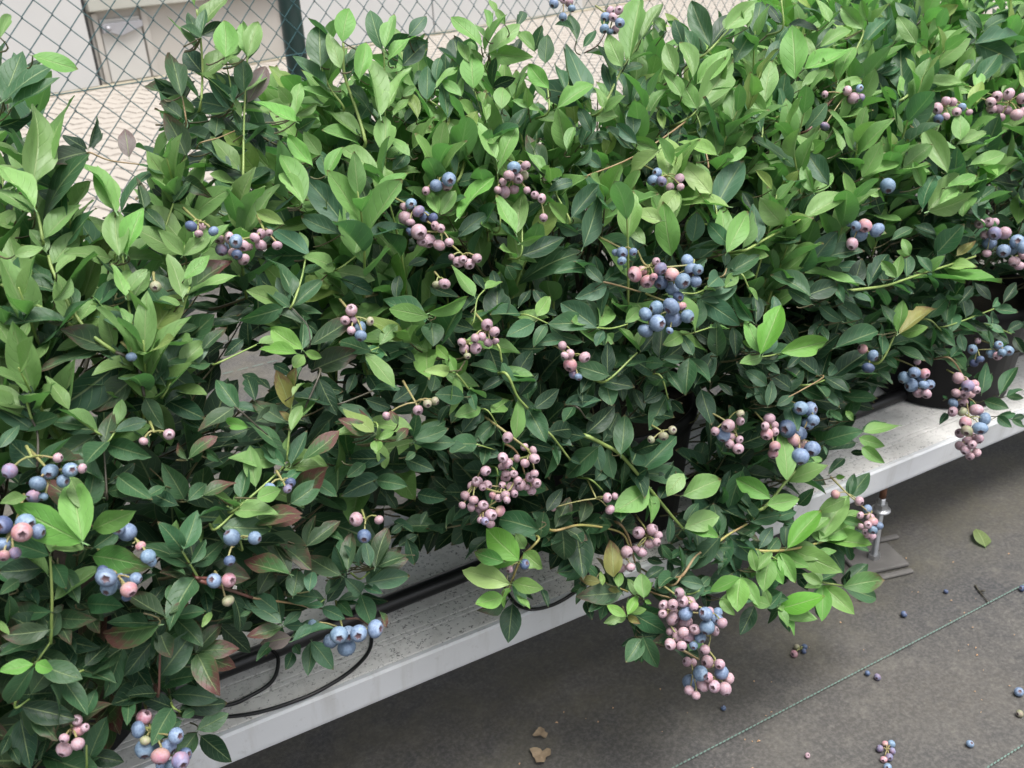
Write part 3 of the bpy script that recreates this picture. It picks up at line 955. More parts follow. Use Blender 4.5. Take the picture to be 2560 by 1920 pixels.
1m 440 1028 929 465 1046 940 -11 -13 47 11
1k 452 1056 924 460 1027 921 -38 -14 29 10
1m 367 987 920 360 1022 940 2 -24 44 16
1m 351 980 897 341 1012 905 -30 -18 35 11
1m 354 989 895 367 1013 914 -31 -12 38 12
1b 406 984 928 427 996 934 14 -39 28 10
1b 411 996 926 424 1016 939 -11 -21 44 8
1b 387 968 913 413 983 925 -11 -17 46 11
1b 399 999 907 404 1026 928 9 -31 38 13
1m 414 1003 898 445 1015 914 -20 -9 45 15
1m 423 1024 894 438 996 895 -35 -18 31 12
1y 416 972 906 417 1004 929 6 -30 40 16
1b 475 983 920 465 1009 935 -14 -28 39 13
1b 477 988 919 495 1010 938 -29 -11 39 12
1b 519 1004 976 521 1030 988 0 -21 46 9
1b 495 998 952 498 1026 972 -23 -24 37 13
1b 503 1015 950 521 1040 968 -6 -27 42 12
1b 517 1009 946 501 1003 965 18 -47 1 11
1b 518 1010 945 512 1039 951 -28 -13 39 10
1b 518 990 987 529 1019 1004 7 -27 41 10
1b 539 1030 982 558 1053 998 -26 -8 42 10
1m 549 1032 955 571 1055 971 -19 -14 44 10
1m 862 1030 930 873 1084 982 -32 -23 30 31
1k 909 1087 920 977 1113 959 -17 -18 43 30
1b 890 1034 948 950 1047 977 -6 -39 31 29
1m 917 1043 903 968 1065 939 -10 -34 36 28
1b 805 978 866 884 1008 913 -7 -35 35 41
1b 816 997 892 881 1009 928 -13 -33 35 29
1b 789 962 869 791 1002 902 -34 -22 29 24
1m 821 1001 859 805 1036 864 -41 -22 18 18
1b 791 975 905 803 1018 942 -6 -32 38 23
1m 833 1018 918 840 1067 956 -19 -26 38 23
1m 956 1046 931 994 1082 972 -22 -22 39 27
1b 989 1001 877 1025 1052 940 -32 -19 33 40
1b 1020 1016 886 1109 1017 903 -8 -26 42 33
1b 1065 1035 909 1126 1038 925 -9 -31 38 24
1b 1079 1008 864 1137 1037 902 -29 5 40 27
1b 918 982 857 963 1020 903 -20 -23 39 31
1m 979 1048 841 1004 1016 879 -42 -27 5 29
1m 967 1003 832 975 1005 887 -35 -35 7 32
1b 888 946 850 881 990 881 -32 -25 29 22
1b 915 974 843 940 1015 882 -18 -26 39 24
1m 898 963 825 910 1018 864 -12 -27 41 26
1b 998 997 864 1063 1002 874 -6 -11 48 21
1m 1045 1044 853 1053 1009 832 -49 -10 -2 19
1b 1145 1033 925 1141 1075 954 -42 -18 20 25
2b 1209 1090 915 1218 1088 947 -46 -15 12 19
2b 1176 1057 935 1168 1063 962 -37 -33 -4 14
1b 1082 1038 940 1089 1074 968 -9 -29 40 19
2m 1177 1059 900 1244 1074 928 -13 -21 43 27
2m 1214 1004 827 1259 1060 891 -30 -18 36 43
2b 1271 1026 840 1299 970 838 -21 -12 44 32
2m 1289 1041 836 1283 991 804 -26 -21 37 23
2y 1275 1026 867 1295 1056 895 -33 -13 36 17
2O 1295 1039 863 1340 1063 895 -33 22 30 21
2O 1293 1018 852 1327 1028 864 -17 3 47 11
2m 1360 1071 839 1364 1046 839 -48 -8 12 13
2b 1313 1038 868 1378 1057 901 -12 -28 40 29
2b 1312 1037 868 1376 1036 872 -2 -49 10 25
2b 1251 1025 896 1261 1075 931 -38 -13 30 25
2m 1214 996 780 1241 972 832 -41 -27 8 38
2m 1197 999 816 1199 1032 840 -38 -18 27 22
1m 1145 956 780 1193 994 827 -39 21 23 28
1g 1142 996 799 1137 1001 843 -29 -40 1 20
2b 1259 931 768 1282 958 799 -27 -19 37 27
2b 1200 900 735 1221 968 784 -31 -17 36 33
2m 1281 964 759 1326 1009 811 12 -41 26 29
2b 1261 937 759 1327 939 769 -5 -29 41 22
2m 1321 982 743 1349 945 737 -26 -25 34 24
2b 1246 928 745 1321 932 755 5 -47 -18 26
2m 1302 970 729 1306 927 708 -22 -22 39 23
2b 1278 921 730 1353 920 736 -4 -18 46 25
2g 1442 1067 874 1551 1059 866 1 -28 42 37
2g 1496 1106 865 1515 1036 839 -45 -17 12 40
2m 1480 1084 888 1557 1084 904 -10 -6 49 28
2m 1454 1068 896 1457 1103 921 -42 -14 23 16
2m 1384 1042 827 1442 1050 855 -17 -21 42 25
2m 1398 1023 823 1467 1038 859 -14 -29 38 30
1g 963 898 757 967 953 794 -36 -18 30 29
1k 1045 927 743 1045 967 773 -36 -20 28 20
1b 1046 917 750 1068 911 797 -44 -14 19 27
1b 1047 916 748 1116 916 759 -8 -2 49 27
1b 1017 932 788 1023 959 816 5 -36 34 17
1b 949 916 801 946 951 817 -24 -20 39 16
1y 863 899 767 840 905 795 11 -45 19 14
1y 897 917 756 910 901 784 -45 -21 9 17
1b 926 888 755 938 921 783 -44 -4 23 18
1b 960 921 742 1002 929 760 -10 -32 37 21
1g 770 899 756 838 927 803 -14 -29 38 36
1Y 753 886 783 746 941 815 -25 -25 36 29
1Y 770 898 825 745 942 837 -15 -20 43 25
1b 817 952 808 833 985 846 -24 -27 34 23
1k 807 945 787 862 964 824 20 -45 -6 26
1b 804 919 808 841 926 820 -2 -40 31 17
1b 832 951 798 843 970 823 -36 -18 30 14
1Y 761 862 771 729 912 768 -5 0 50 29
1b 858 870 730 827 881 767 -20 -46 -2 31
1b 909 884 725 993 885 741 -8 -21 44 34
1m 925 905 720 934 897 753 -44 -23 7 16
1g 811 862 717 834 900 754 -11 -31 38 24
1g 735 895 725 741 896 761 -33 -37 7 24
1b 749 847 721 804 875 755 -5 -34 36 28
1b 762 862 715 783 899 760 -7 -37 33 28
1m 757 855 726 754 891 746 -33 -20 31 21
2b 1146 880 692 1250 882 704 2 -49 -11 37
2b 1173 901 682 1244 913 722 -18 -26 39 35
2m 1153 896 691 1200 919 727 -31 3 39 25
2b 1171 885 695 1218 892 710 -6 -34 36 20
2k 1235 935 661 1265 880 660 -31 -17 36 29
1b 1079 848 649 1087 871 666 -34 -13 34 14
1b 1084 851 647 1084 875 648 -45 -1 21 10
2m 1189 891 616 1216 871 663 -42 -23 14 34
2O 1215 874 614 1258 877 628 -15 -16 45 17
2m 1268 912 592 1282 882 585 -28 -21 35 17
1b 1041 880 732 1028 909 731 -21 -7 45 15
1b 925 1029 947 939 1059 977 -11 -32 37 17
1m 984 1094 937 1002 1080 955 -35 -35 9 17
1k 1026 1074 941 1026 1107 965 -23 -27 36 17
1k 1064 1098 934 1080 1056 927 -20 -15 43 22
1m 1011 1065 912 1041 1076 935 -31 1 40 15
1g 975 1042 893 1015 1062 922 -22 -17 42 18
1m 1139 1062 930 1146 1092 959 -23 -28 35 17
1k 1172 1093 925 1162 1120 936 -34 -24 28 14
2m 1248 1082 927 1260 1110 953 -34 -16 33 15
2g 1290 1061 914 1287 1104 947 -39 -21 23 22
2g 1323 1088 909 1269 1095 909 -5 -35 35 20
2g 1332 1084 906 1391 1085 920 -11 -18 45 22
2m 1347 1095 904 1381 1107 931 -19 -28 37 20
2m 1493 1097 920 1501 1124 933 -42 0 27 12
2m 1497 1100 919 1521 1119 935 -12 -21 44 9
2m 1518 1099 908 1587 1100 920 5 -44 -23 23
2k 1571 1137 901 1572 1090 874 -43 -13 21 23
2m 1437 1064 882 1441 1103 909 -12 -27 40 21
2k 1471 1090 876 1414 1095 880 -3 -49 11 22
2k 1574 1104 886 1610 1103 896 -1 -50 2 13
2k 1408 1012 811 1393 1030 796 -15 -38 -29 16
2m 1474 1035 825 1505 1041 842 -21 -13 44 13
1b 1038 1019 899 1042 1044 924 -23 -30 32 15
1b 1055 1011 866 1049 1012 898 -29 -40 -5 14
1b 1055 988 848 1106 990 864 -14 -9 47 21
2m 1148 1048 872 1195 1046 883 -11 -21 44 19
2m 1163 1061 869 1198 1083 900 -21 -22 40 23
2m 1197 1040 856 1235 1056 878 -15 -24 41 15
2m 1195 1039 856 1239 1038 862 -5 -38 32 17
2k 1208 1030 824 1181 1043 864 -11 -48 8 23
1m 931 962 810 975 966 818 -6 -25 43 17
1m 955 968 797 974 946 800 -31 -30 -25 15
1k 907 958 802 905 990 825 -21 -28 36 17
1m 1057 943 782 1063 973 806 -17 -27 39 16
1m 1088 971 773 1107 989 796 -23 -24 37 14
1m 1101 972 790 1114 998 806 -16 -18 44 12
1m 1152 982 779 1165 945 767 -28 -22 35 20
1m 1127 940 759 1164 943 760 0 -16 48 11
1b 1150 900 723 1133 908 761 -21 -45 1 18
2b 1196 893 716 1257 893 723 -5 -13 48 20
1k 1131 924 739 1113 949 739 -23 -16 41 15
1k 1078 905 694 1066 911 727 -32 -38 -5 18
1m 958 895 733 946 926 744 -12 -19 45 16
1m 986 887 719 1019 892 717 8 -42 26 9
1m 1011 910 709 1042 911 698 3 -50 3 11
1m 905 908 729 935 917 746 -21 -9 44 15
1k 841 928 761 839 904 743 -19 -26 38 13
1k 1165 878 657 1151 909 664 -26 -21 38 16
1m 1083 885 662 1128 888 669 -5 -24 43 17
0m 26 830 812 -21 839 818 5 -7 49 24
0p 24 832 809 0 857 804 -9 2 49 14
0m 26 869 796 10 848 788 22 -30 34 12
0m 113 829 806 61 885 802 -5 -1 50 32
0b 118 823 814 119 860 844 23 -28 34 20
0b 124 830 828 151 842 841 -5 -31 39 14
0m 133 887 809 145 917 833 -12 -28 39 17
0r 130 864 803 175 870 823 -18 -16 44 23
0b 127 838 812 174 842 817 -6 2 50 21
0b 115 822 809 99 816 821 31 -27 29 9
0b 119 847 801 101 837 803 23 -40 18 10
0b 19 828 833 37 847 843 36 -35 -1 11
0m -5 858 840 10 882 860 9 -35 34 16
0m -5 877 834 -14 906 853 3 -27 42 14
0m 42 855 804 85 878 829 -21 -7 45 23
0k 55 829 765 -10 813 742 10 -49 5 35
0o 44 824 784 -5 813 782 -1 -3 50 25
0m 58 811 773 28 853 785 0 -14 48 20
0m 56 821 780 85 822 784 -5 -27 42 14
0g 70 807 796 53 844 808 4 -14 48 16
0g 73 847 781 45 874 766 -36 -35 3 17
0g 81 859 777 109 836 802 -38 -16 28 17
0g 79 838 785 89 865 808 1 -33 37 17
0g 87 819 762 135 829 765 7 -42 26 29
0g 88 834 756 114 824 724 1 -48 15 23
0k 110 850 767 169 859 767 2 -11 49 28
0k 104 847 766 114 868 790 -18 -31 35 14
0o 126 823 764 152 832 775 -6 -31 39 13
0o 128 842 756 144 862 775 23 -38 23 13
0m -15 825 797 -19 818 817 -18 -43 -18 9
0b -15 800 809 -2 823 821 -6 -22 45 11
0m -16 869 784 4 881 780 27 -37 20 11
0g -22 783 757 -40 815 763 0 -9 49 14
0g -23 798 751 -30 827 767 -5 -25 43 15
0k 2 816 763 1 872 798 30 -21 34 25
0m -31 792 746 0 766 760 -28 -13 40 16
0g -46 755 751 -29 774 757 15 -27 39 10
0m 21 789 724 -12 779 716 6 -42 26 19
0m 29 788 714 58 753 709 -26 -26 34 19
0k 25 791 727 -2 819 724 -20 -15 43 16
0g 37 771 732 63 771 733 -1 -23 44 14
0k 39 793 721 45 813 729 4 -19 46 13
0k -26 760 724 -40 788 739 -7 -26 42 20
0k 71 811 731 30 814 733 1 -18 47 20
0k 71 807 735 66 838 746 -8 -17 46 13
0k 85 828 724 111 787 714 -4 -14 48 19
0m 141 792 713 132 820 733 -13 -30 38 18
0b 138 744 717 125 773 714 -38 -14 29 11
0k 159 804 711 162 834 721 -7 -16 47 15
0B 205 787 756 189 825 768 -25 -21 37 20
0m 216 831 737 229 856 760 24 -36 25 16
0B 197 777 758 172 808 757 -19 -14 44 16
0B 207 787 753 223 791 742 18 -46 10 9
0B 210 804 743 196 791 738 14 -31 37 13
0O 185 784 704 179 787 743 16 -47 7 17
0O 192 791 715 195 782 743 -46 -20 -1 12
0Y 186 771 722 202 783 725 -9 -1 49 8
0o 180 777 692 158 814 706 -7 -21 45 20
0O 183 779 694 173 777 708 13 -48 0 7
0m 185 791 687 177 807 682 -33 -6 37 6
0b 178 764 692 196 783 704 -9 -19 45 12
0r 181 751 667 221 761 680 -13 -9 47 20
0g 172 761 660 195 775 682 -29 -11 39 17
0m 165 755 664 153 782 677 -17 -26 39 14
0r 166 769 616 200 740 659 -38 -31 9 26
0m 208 844 777 164 839 777 7 -49 -4 22
0m 221 859 771 257 866 788 -7 -38 32 17
0m 231 900 756 248 889 797 -36 -34 6 19
0m 216 853 773 196 859 794 18 -36 29 13
0m 223 875 762 233 845 760 -32 -13 36 11
0k 175 865 739 178 862 769 -37 -34 1 14
0k 187 864 759 194 868 807 20 -46 0 23
0m 76 764 656 66 770 693 3 -49 9 19
0k 78 787 643 55 797 668 -16 -47 4 18
0m 78 749 662 97 764 664 19 -29 36 14
0r 90 748 663 120 751 664 -1 -20 46 15
0r 86 749 701 113 754 711 -15 -12 46 15
0r 83 741 705 82 763 711 -35 -11 34 8
0k 68 743 664 53 775 664 -27 -12 40 15
0b 0 709 702 -5 740 719 -1 -23 44 15
0r -2 718 698 -23 756 713 -11 -24 43 21
0m -2 747 681 16 769 708 24 -41 17 18
0b -37 723 721 -55 712 727 26 -22 37 10
0m 121 751 647 137 776 666 -18 -21 42 16
0b 130 724 659 153 733 655 19 -36 29 15
0m -6 831 820 -21 866 825 0 -8 49 11
0m 22 859 838 11 892 848 15 -10 47 12
0m 23 891 828 23 919 839 1 -19 46 11
0b 27 836 853 46 854 859 -8 -9 49 10
0m 32 836 818 32 867 831 30 -16 37 11
0k 35 910 792 47 892 812 -35 -35 -8 9
0b 73 822 826 71 853 847 30 -22 34 14
0b 74 838 821 83 865 835 5 -24 43 12
0b 76 836 823 98 847 838 -15 -27 39 13
0b 70 799 808 63 830 816 15 -8 47 10
0m 74 830 796 91 842 798 5 -12 48 9
0m 87 835 763 92 808 757 -37 -14 31 9
0m 68 821 765 50 806 761 10 -22 44 9
0m 70 843 756 64 821 746 -4 -18 46 9
0m 83 823 751 97 795 755 -41 -19 21 10
0k 85 849 740 87 823 732 -8 -15 47 9
0k 81 826 747 78 803 738 -3 -18 47 9
0k 30 819 728 24 814 748 21 -45 -5 8
0m 53 794 720 59 763 714 6 -8 49 10
0k 24 786 697 36 804 704 15 -24 41 10
0k 22 771 687 46 780 694 14 -46 13 13
0m 30 767 693 49 730 683 -22 -21 39 17
0k -27 789 707 -43 775 706 22 -27 36 9
0k -22 819 747 -6 799 772 -41 -29 3 10
0k -19 801 774 -31 831 777 9 -1 49 9
0k 82 797 732 103 811 732 8 -15 47 10
0k 97 818 705 108 787 704 -20 -9 45 9
0k 107 783 696 133 785 690 12 -18 45 12
0k 102 790 669 129 790 672 -3 -37 33 14
0m 112 758 685 105 785 689 -42 -14 24 9
0m 63 757 677 42 744 678 15 -19 44 10
0m 66 790 659 59 764 647 6 -21 45 12
0k 146 796 688 121 789 688 8 -26 42 12
0k 157 793 666 130 789 665 1 -17 47 13
0k 197 811 644 222 793 677 -12 -46 -16 18
0k 224 816 675 249 827 681 10 -38 31 12
0k 220 830 700 242 802 697 -29 -26 32 21
0k 173 834 691 195 813 707 -37 -32 10 15
0k 161 847 720 171 817 718 -12 -8 48 10
0k 192 851 720 202 821 718 -30 -12 38 11
0k 177 814 713 172 839 717 -10 -11 48 8
0k 238 843 710 261 854 711 17 -36 30 11
0k 235 831 682 240 809 679 -26 -11 41 9
0k 238 845 726 259 863 736 13 -33 35 13
0k 233 867 748 239 839 744 -29 -13 38 10
0k 190 850 766 184 881 772 0 -10 49 10
0k 166 842 756 143 827 751 17 -37 29 11
0m 154 753 647 180 760 652 1 -33 38 12
0m 191 784 629 208 755 616 9 -15 47 15
0m 138 746 630 126 777 632 -25 -12 42 12
0m 143 774 613 122 767 624 22 -40 20 12
0k 152 863 748 130 848 746 8 -19 45 11
1b 339 807 749 314 848 750 -40 -24 18 19
1m 364 868 723 321 868 722 -1 -43 25 19
1b 347 825 745 394 830 751 8 -46 -18 20
1m 348 833 735 321 882 747 -2 -12 48 23
1m 362 857 720 351 832 705 -4 -25 43 25
1m 359 849 723 347 864 700 -40 -30 2 12
1k 376 866 710 379 839 694 -19 -25 39 18
1m 370 862 722 404 868 728 3 -43 26 15
1B 352 797 704 350 822 710 -30 -11 39 12
1B 355 791 689 360 818 699 -13 -14 46 12
1b 377 840 663 386 824 684 -43 -26 -2 11
1Y 346 785 697 318 783 705 9 -46 17 13
1k 343 830 680 323 857 679 -36 -24 25 16
1m 337 814 665 350 831 673 5 -24 44 15
1k 347 837 653 364 843 651 11 -20 45 7
1m 369 805 653 338 808 664 1 -46 19 21
1k 382 832 637 372 860 646 -30 -20 35 12
1m 385 825 649 378 798 637 -14 -16 45 11
1k 400 837 628 418 812 634 -38 -22 25 14
1k 419 841 683 426 835 645 -13 -48 5 30
1k 444 839 632 482 858 657 -12 -27 40 22
1m 473 835 701 438 836 693 -7 -41 28 21
1k 437 854 701 455 883 733 -19 -28 37 32
1k 451 876 729 460 903 744 -12 -21 44 13
1m 461 871 758 472 874 738 -5 -48 -11 14
1m 482 910 743 505 914 733 15 -44 18 9
1k 352 909 759 337 886 743 -2 -27 42 13
0k 280 888 777 313 884 755 7 -45 20 17
0m 280 819 723 260 854 726 -35 -22 28 18
0m 296 841 715 277 822 702 2 -30 40 19
0m 302 857 707 275 846 702 8 -37 33 11
0k 305 862 703 307 839 698 -26 -12 41 9
1m 459 833 601 458 793 576 -21 -24 39 25
1k 463 826 603 502 836 612 2 -39 32 19
1k 523 815 553 498 857 553 -35 -21 29 24
1m 535 807 539 506 834 493 -41 -26 10 29
1m 573 864 499 549 825 463 -14 -28 39 29
1m 564 802 522 593 836 552 -18 -22 41 26
1m 577 820 509 565 858 532 4 -25 43 21
1m 604 819 476 671 834 498 -6 -29 40 31
1m 625 847 454 687 828 434 -4 -41 29 28
1b 610 808 455 552 800 447 -1 -35 36 34
1b 627 829 438 608 800 409 6 -37 33 20
1m 380 805 594 345 807 604 4 -45 21 23
1k 391 828 579 377 856 593 -21 -28 35 16
1m 412 822 604 382 817 590 -9 -36 33 18
1k 432 862 580 421 844 560 -16 -31 36 14
1m 398 820 577 383 801 568 -5 -16 47 13
1m 409 842 563 388 835 563 9 -18 46 8
1k 370 818 606 398 827 621 -5 -37 33 17
1m 555 813 623 526 850 631 -30 -29 28 23
1m 566 836 605 560 815 582 -19 -32 34 24
1k 571 843 601 549 833 581 -15 -33 35 15
1k 591 846 598 583 826 576 -4 -36 34 14
1m 658 839 557 618 821 529 -15 -28 39 26
1m 663 846 553 621 845 541 -11 -22 44 19
1k 645 829 569 614 829 565 -4 -45 22 12
1m 633 815 617 620 839 611 -42 -17 20 16
1g 639 824 618 670 822 609 3 -46 19 12
1k 637 829 619 658 853 649 -22 -26 36 22
1g 542 819 683 522 861 704 -28 -29 30 29
1m 557 842 672 564 877 699 -17 -27 38 20
1m 549 833 681 489 835 695 8 -32 38 26
1g 565 840 667 545 824 658 -4 -20 46 13
1g 574 854 659 564 835 650 -11 -16 46 9
1g 581 855 713 537 854 708 -1 -46 20 21
1g 589 867 708 567 845 681 -36 -7 34 18
1g 568 844 723 561 871 738 -25 -26 34 14
1g 583 870 718 576 873 746 -28 -42 -2 15
1g 576 859 723 569 887 721 -38 -8 31 10
1g 591 875 713 612 857 729 -32 -4 38 15
1m 570 879 731 524 879 733 1 -41 29 18
0y 250 751 674 235 789 686 -8 -18 46 18
0r 251 762 666 224 771 687 8 -41 27 16
0r 261 795 647 254 800 676 24 -42 14 13
0r 281 769 665 282 788 671 -18 -12 45 8
0r 280 777 643 298 789 646 12 -29 39 11
0B 252 754 663 247 739 657 -1 -18 47 12
0B 253 750 666 272 758 665 16 -34 33 9
0b 261 773 652 261 768 669 -19 -44 -13 7
1m 306 795 627 345 796 628 -1 -35 36 16
1m 309 808 617 352 798 608 5 -20 46 22
1m 307 804 619 349 811 629 0 -40 30 20
0m 307 801 628 311 794 658 -28 -41 -6 13
0k 268 778 627 240 808 621 -33 -26 26 20
1k 402 840 709 385 870 712 -36 -23 26 17
1k 426 876 729 400 861 723 1 -20 46 11
1k 431 867 738 433 896 747 -10 -15 47 10
1k 474 871 707 499 887 717 -14 -10 47 12
1k 512 871 696 508 897 712 -26 -26 34 15
1k 511 850 695 503 878 694 -28 -6 41 11
1m 492 842 692 466 827 676 -11 -26 42 14
1m 508 832 673 473 837 675 -2 -34 37 15
1m 521 815 673 503 841 678 -39 -30 8 14
1k 510 831 642 517 854 660 2 -31 39 13
1k 524 825 605 549 838 618 -7 -27 42 14
1k 546 826 587 510 828 596 3 -45 21 15
1k 523 820 596 538 843 607 -11 -15 46 12
1k 616 841 622 596 840 638 14 -46 14 8
1k 623 847 622 651 854 638 -13 -32 36 16
1k 603 836 615 575 825 612 8 -30 39 12
1m 656 836 592 656 806 574 -20 -23 39 15
1k 670 845 544 669 818 538 -31 -8 38 12
1k 612 824 557 614 847 576 -4 -31 39 14
1k 639 837 580 615 827 565 -11 -29 39 15
1k 430 830 649 401 828 642 -9 -29 40 13
1k 447 831 621 477 838 638 -12 -34 34 16
1k 454 833 607 435 826 607 14 -36 31 8
1k 402 832 615 371 821 605 2 -37 34 18
1k 418 831 593 434 820 625 -37 -33 7 16
1m 426 811 588 447 818 586 10 -21 45 8
1m 442 841 569 448 821 572 -41 -10 27 8
1k 462 842 551 479 812 552 -34 -19 32 15
1m 487 824 553 477 802 536 -3 -29 41 12
1k 512 832 517 542 835 508 14 -32 36 11
1k 543 836 477 518 823 464 -16 -12 46 14
1k 545 830 479 574 837 484 5 -40 29 13
1k 541 843 494 502 837 489 -2 -20 46 17
1k 567 822 536 549 850 540 -32 -24 30 18
1k 517 848 561 524 821 554 -32 -18 34 13
1k 345 803 583 340 833 586 -10 -7 48 10
1k 301 813 598 320 783 592 -30 -26 30 18
0k 288 801 623 285 809 599 -29 -39 -11 10
0k 267 801 592 223 796 589 2 -40 31 23
0m 261 795 595 284 768 594 -28 -25 33 18
0k 269 793 579 279 796 554 -1 -50 -7 11
1k 313 820 547 333 789 550 -34 -19 32 17
1k 345 825 588 341 800 571 -15 -24 41 13
0m 248 785 624 224 773 622 12 -33 36 13
0m 302 787 618 288 780 617 13 -29 38 8
1k 361 828 636 340 810 627 -10 -12 48 11
1k 329 830 695 316 858 702 -29 -23 34 15
1k 398 891 716 414 860 713 -27 -18 38 13
1k 310 923 777 321 893 769 -24 -20 39 12
1k 361 903 770 388 913 769 13 -31 37 11
1k 381 896 744 398 861 739 -33 -20 32 15
0k 268 841 693 251 821 684 8 -26 42 11
0k 283 846 686 284 818 674 -16 -20 43 14
1k 329 869 724 306 856 710 -8 -28 41 13
1k 297 822 661 330 829 669 0 -39 32 16
0k 265 809 679 289 806 663 1 -48 13 15
1k 473 823 465 502 834 480 -9 -31 38 16
1k 556 813 471 559 837 485 -16 -23 41 12
1k 675 845 453 644 831 438 -17 -10 46 15
1b 661 805 461 629 796 444 -12 -31 38 23
1B 762 792 604 813 816 648 -22 -24 38 32
1m 827 859 562 861 818 573 -30 -15 37 27
1B 824 820 579 894 810 581 -6 -41 27 29
1b 766 798 603 773 835 632 -27 -22 36 21
1b 779 806 590 742 806 591 1 -40 31 16
1B 770 800 603 764 827 608 -26 -14 41 11
1m 728 831 596 724 830 645 -29 -41 -3 24
1g 715 847 674 764 845 681 -6 -37 33 21
1g 725 864 660 740 806 642 -35 -18 31 28
1g 713 850 668 774 854 672 1 -42 27 26
1m 752 857 687 817 863 699 -4 -35 36 24
1k 895 857 628 949 851 634 -8 -41 28 28
1g 866 815 637 858 852 648 -44 -15 19 16
1m 872 825 643 851 878 661 -12 -19 45 30
1g 964 871 633 981 832 631 -22 -12 43 19
1k 1024 866 612 1081 887 640 -17 -13 45 26
1b 1050 843 624 1074 859 648 -27 -17 38 17
1b 1045 838 627 1042 864 645 -40 -21 22 17
1g 1096 880 592 1107 854 585 -40 -22 19 16
1g 1100 883 590 1136 885 590 2 -31 39 12
2b 1169 908 582 1235 809 588 0 3 50 66
1m 956 850 541 1040 852 544 -1 -21 46 31
1k 966 859 489 1043 867 506 -8 -17 46 31
1k 940 855 498 980 877 527 -31 3 39 23
1g 951 859 489 968 826 484 -26 -19 38 19
1g 931 859 486 943 820 464 -8 -26 42 22
1k 851 851 496 907 860 519 -11 -30 38 29
1g 883 857 477 867 819 451 -26 -17 40 24
1m 973 870 378 1004 825 406 -42 -17 20 30
1m 967 834 430 968 860 434 -20 -7 45 12
1k 1019 879 394 986 873 396 6 -19 46 10
1b 1037 852 382 1104 839 378 0 -13 48 28
1b 1027 851 375 1047 819 370 -34 -27 26 20
1b 1024 840 366 1030 802 355 -37 -15 30 20
1b 825 791 403 852 839 447 -11 -29 39 32
1b 870 836 362 909 798 394 -33 -2 38 28
1b 785 778 395 769 828 405 -35 -17 31 28
1m 996 828 295 1041 835 319 -17 -25 40 25
1m 996 828 295 1022 847 318 -29 -9 40 17
1b 1067 841 540 1096 863 575 -41 7 28 22
1O 1089 855 527 1174 863 542 -8 -6 49 33
2m 1143 898 498 1211 881 458 11 -36 33 30
1b 1103 864 520 1123 834 536 -43 -20 16 20
1m 1116 882 495 1149 874 492 0 -17 47 14
1k 1150 909 477 1142 884 467 -32 -5 38 11
1m 1137 894 478 1151 851 468 -3 -11 49 24
1m 1073 849 540 1073 882 567 1 -31 39 19
1m 1089 861 532 1111 885 557 -25 -19 39 19
1m 1050 848 505 1080 883 536 12 -38 30 23
1m 1092 876 481 1092 851 472 -32 -14 36 13
1m 1092 876 481 1127 881 479 7 -34 36 11
1m 1090 885 455 1097 860 441 -7 -26 42 15
2m 1421 895 316 1482 911 346 -22 -1 45 26
2m 1334 872 353 1379 903 386 -7 -31 39 26
2m 1458 915 253 1467 890 239 -36 -26 23 18
2m 1466 920 249 1506 912 245 -7 -44 22 15
2m 1493 910 239 1500 887 230 -27 -21 36 13
2k 1509 920 229 1546 919 226 2 -39 32 14
1b 660 803 431 722 805 432 1 -36 34 34
1b 1152 870 604 1163 855 630 -47 -7 15 17
2Y 1205 884 591 1227 846 602 -15 5 47 24
2b 1216 892 586 1222 856 574 -25 -18 40 19
1m 1147 861 607 1141 888 626 -22 -29 34 17
1m 701 857 704 732 863 712 1 -43 25 12
1m 769 854 690 772 881 703 -12 -20 44 12
1m 775 823 633 775 861 658 -48 -8 13 21
1k 792 835 623 811 861 648 -1 -34 37 17
1g 808 827 624 830 847 647 1 -38 32 16
1m 673 811 618 676 841 636 -15 -24 41 15
1m 688 836 601 664 810 567 -23 -26 36 25
1m 709 861 586 717 828 563 -7 -29 40 20
1k 703 840 559 745 855 589 -17 -28 38 27
1k 723 828 613 713 858 624 -36 -21 27 17
1k 780 863 610 764 837 582 -9 -33 37 17
1m 814 836 598 827 824 625 -44 -19 14 15
1k 848 871 577 885 869 577 -3 -41 28 15
1k 876 847 569 864 857 602 -11 -48 10 15
1k 881 843 627 866 854 651 -3 -46 19 13
1m 943 834 615 948 861 634 -21 -23 39 14
1g 996 846 576 956 862 607 -13 -48 7 22
1g 941 831 590 931 864 605 -46 -18 7 18
1g 965 853 577 977 874 601 -9 -35 35 16
1k 938 861 581 904 851 564 -21 -3 45 17
1m 938 865 575 930 841 561 -6 -22 44 12
1m 933 861 577 911 845 568 -23 5 44 9
1k 902 860 539 870 853 531 -9 -19 45 12
1g 821 816 551 817 843 560 -19 -19 42 12
1k 790 822 548 782 855 565 -37 -22 25 20
1g 792 807 547 780 837 559 -32 -25 29 19
1g 829 845 521 791 843 513 -11 0 49 17
1k 789 825 529 783 858 546 -47 -14 11 17
1k 735 866 532 725 831 498 -22 -27 35 26
1k 757 831 532 755 857 540 -23 -16 42 11
1g 803 815 511 824 832 536 -10 -37 33 17
1g 811 824 505 809 851 528 -28 -28 31 18
1g 835 831 495 868 835 499 1 -35 36 14
1g 861 858 476 874 835 480 -37 -16 29 12
1m 959 853 429 972 863 434 -21 3 45 6
1m 970 863 421 988 866 420 9 -39 30 5
1m 968 838 426 974 863 434 -29 -7 40 11
1b 990 833 424 996 854 429 -32 -2 38 10
1m 1054 869 372 1101 865 373 -2 -4 50 19
1k 1034 861 360 978 866 362 -1 -24 44 21
1k 1033 867 341 1043 845 349 -46 -20 -2 12
1k 996 846 353 960 841 340 -17 -4 47 16
1g 951 848 388 942 833 382 16 -24 41 7
1m 933 848 424 933 860 424 -49 -2 12 5
1m 886 849 388 905 819 391 -26 -11 41 18
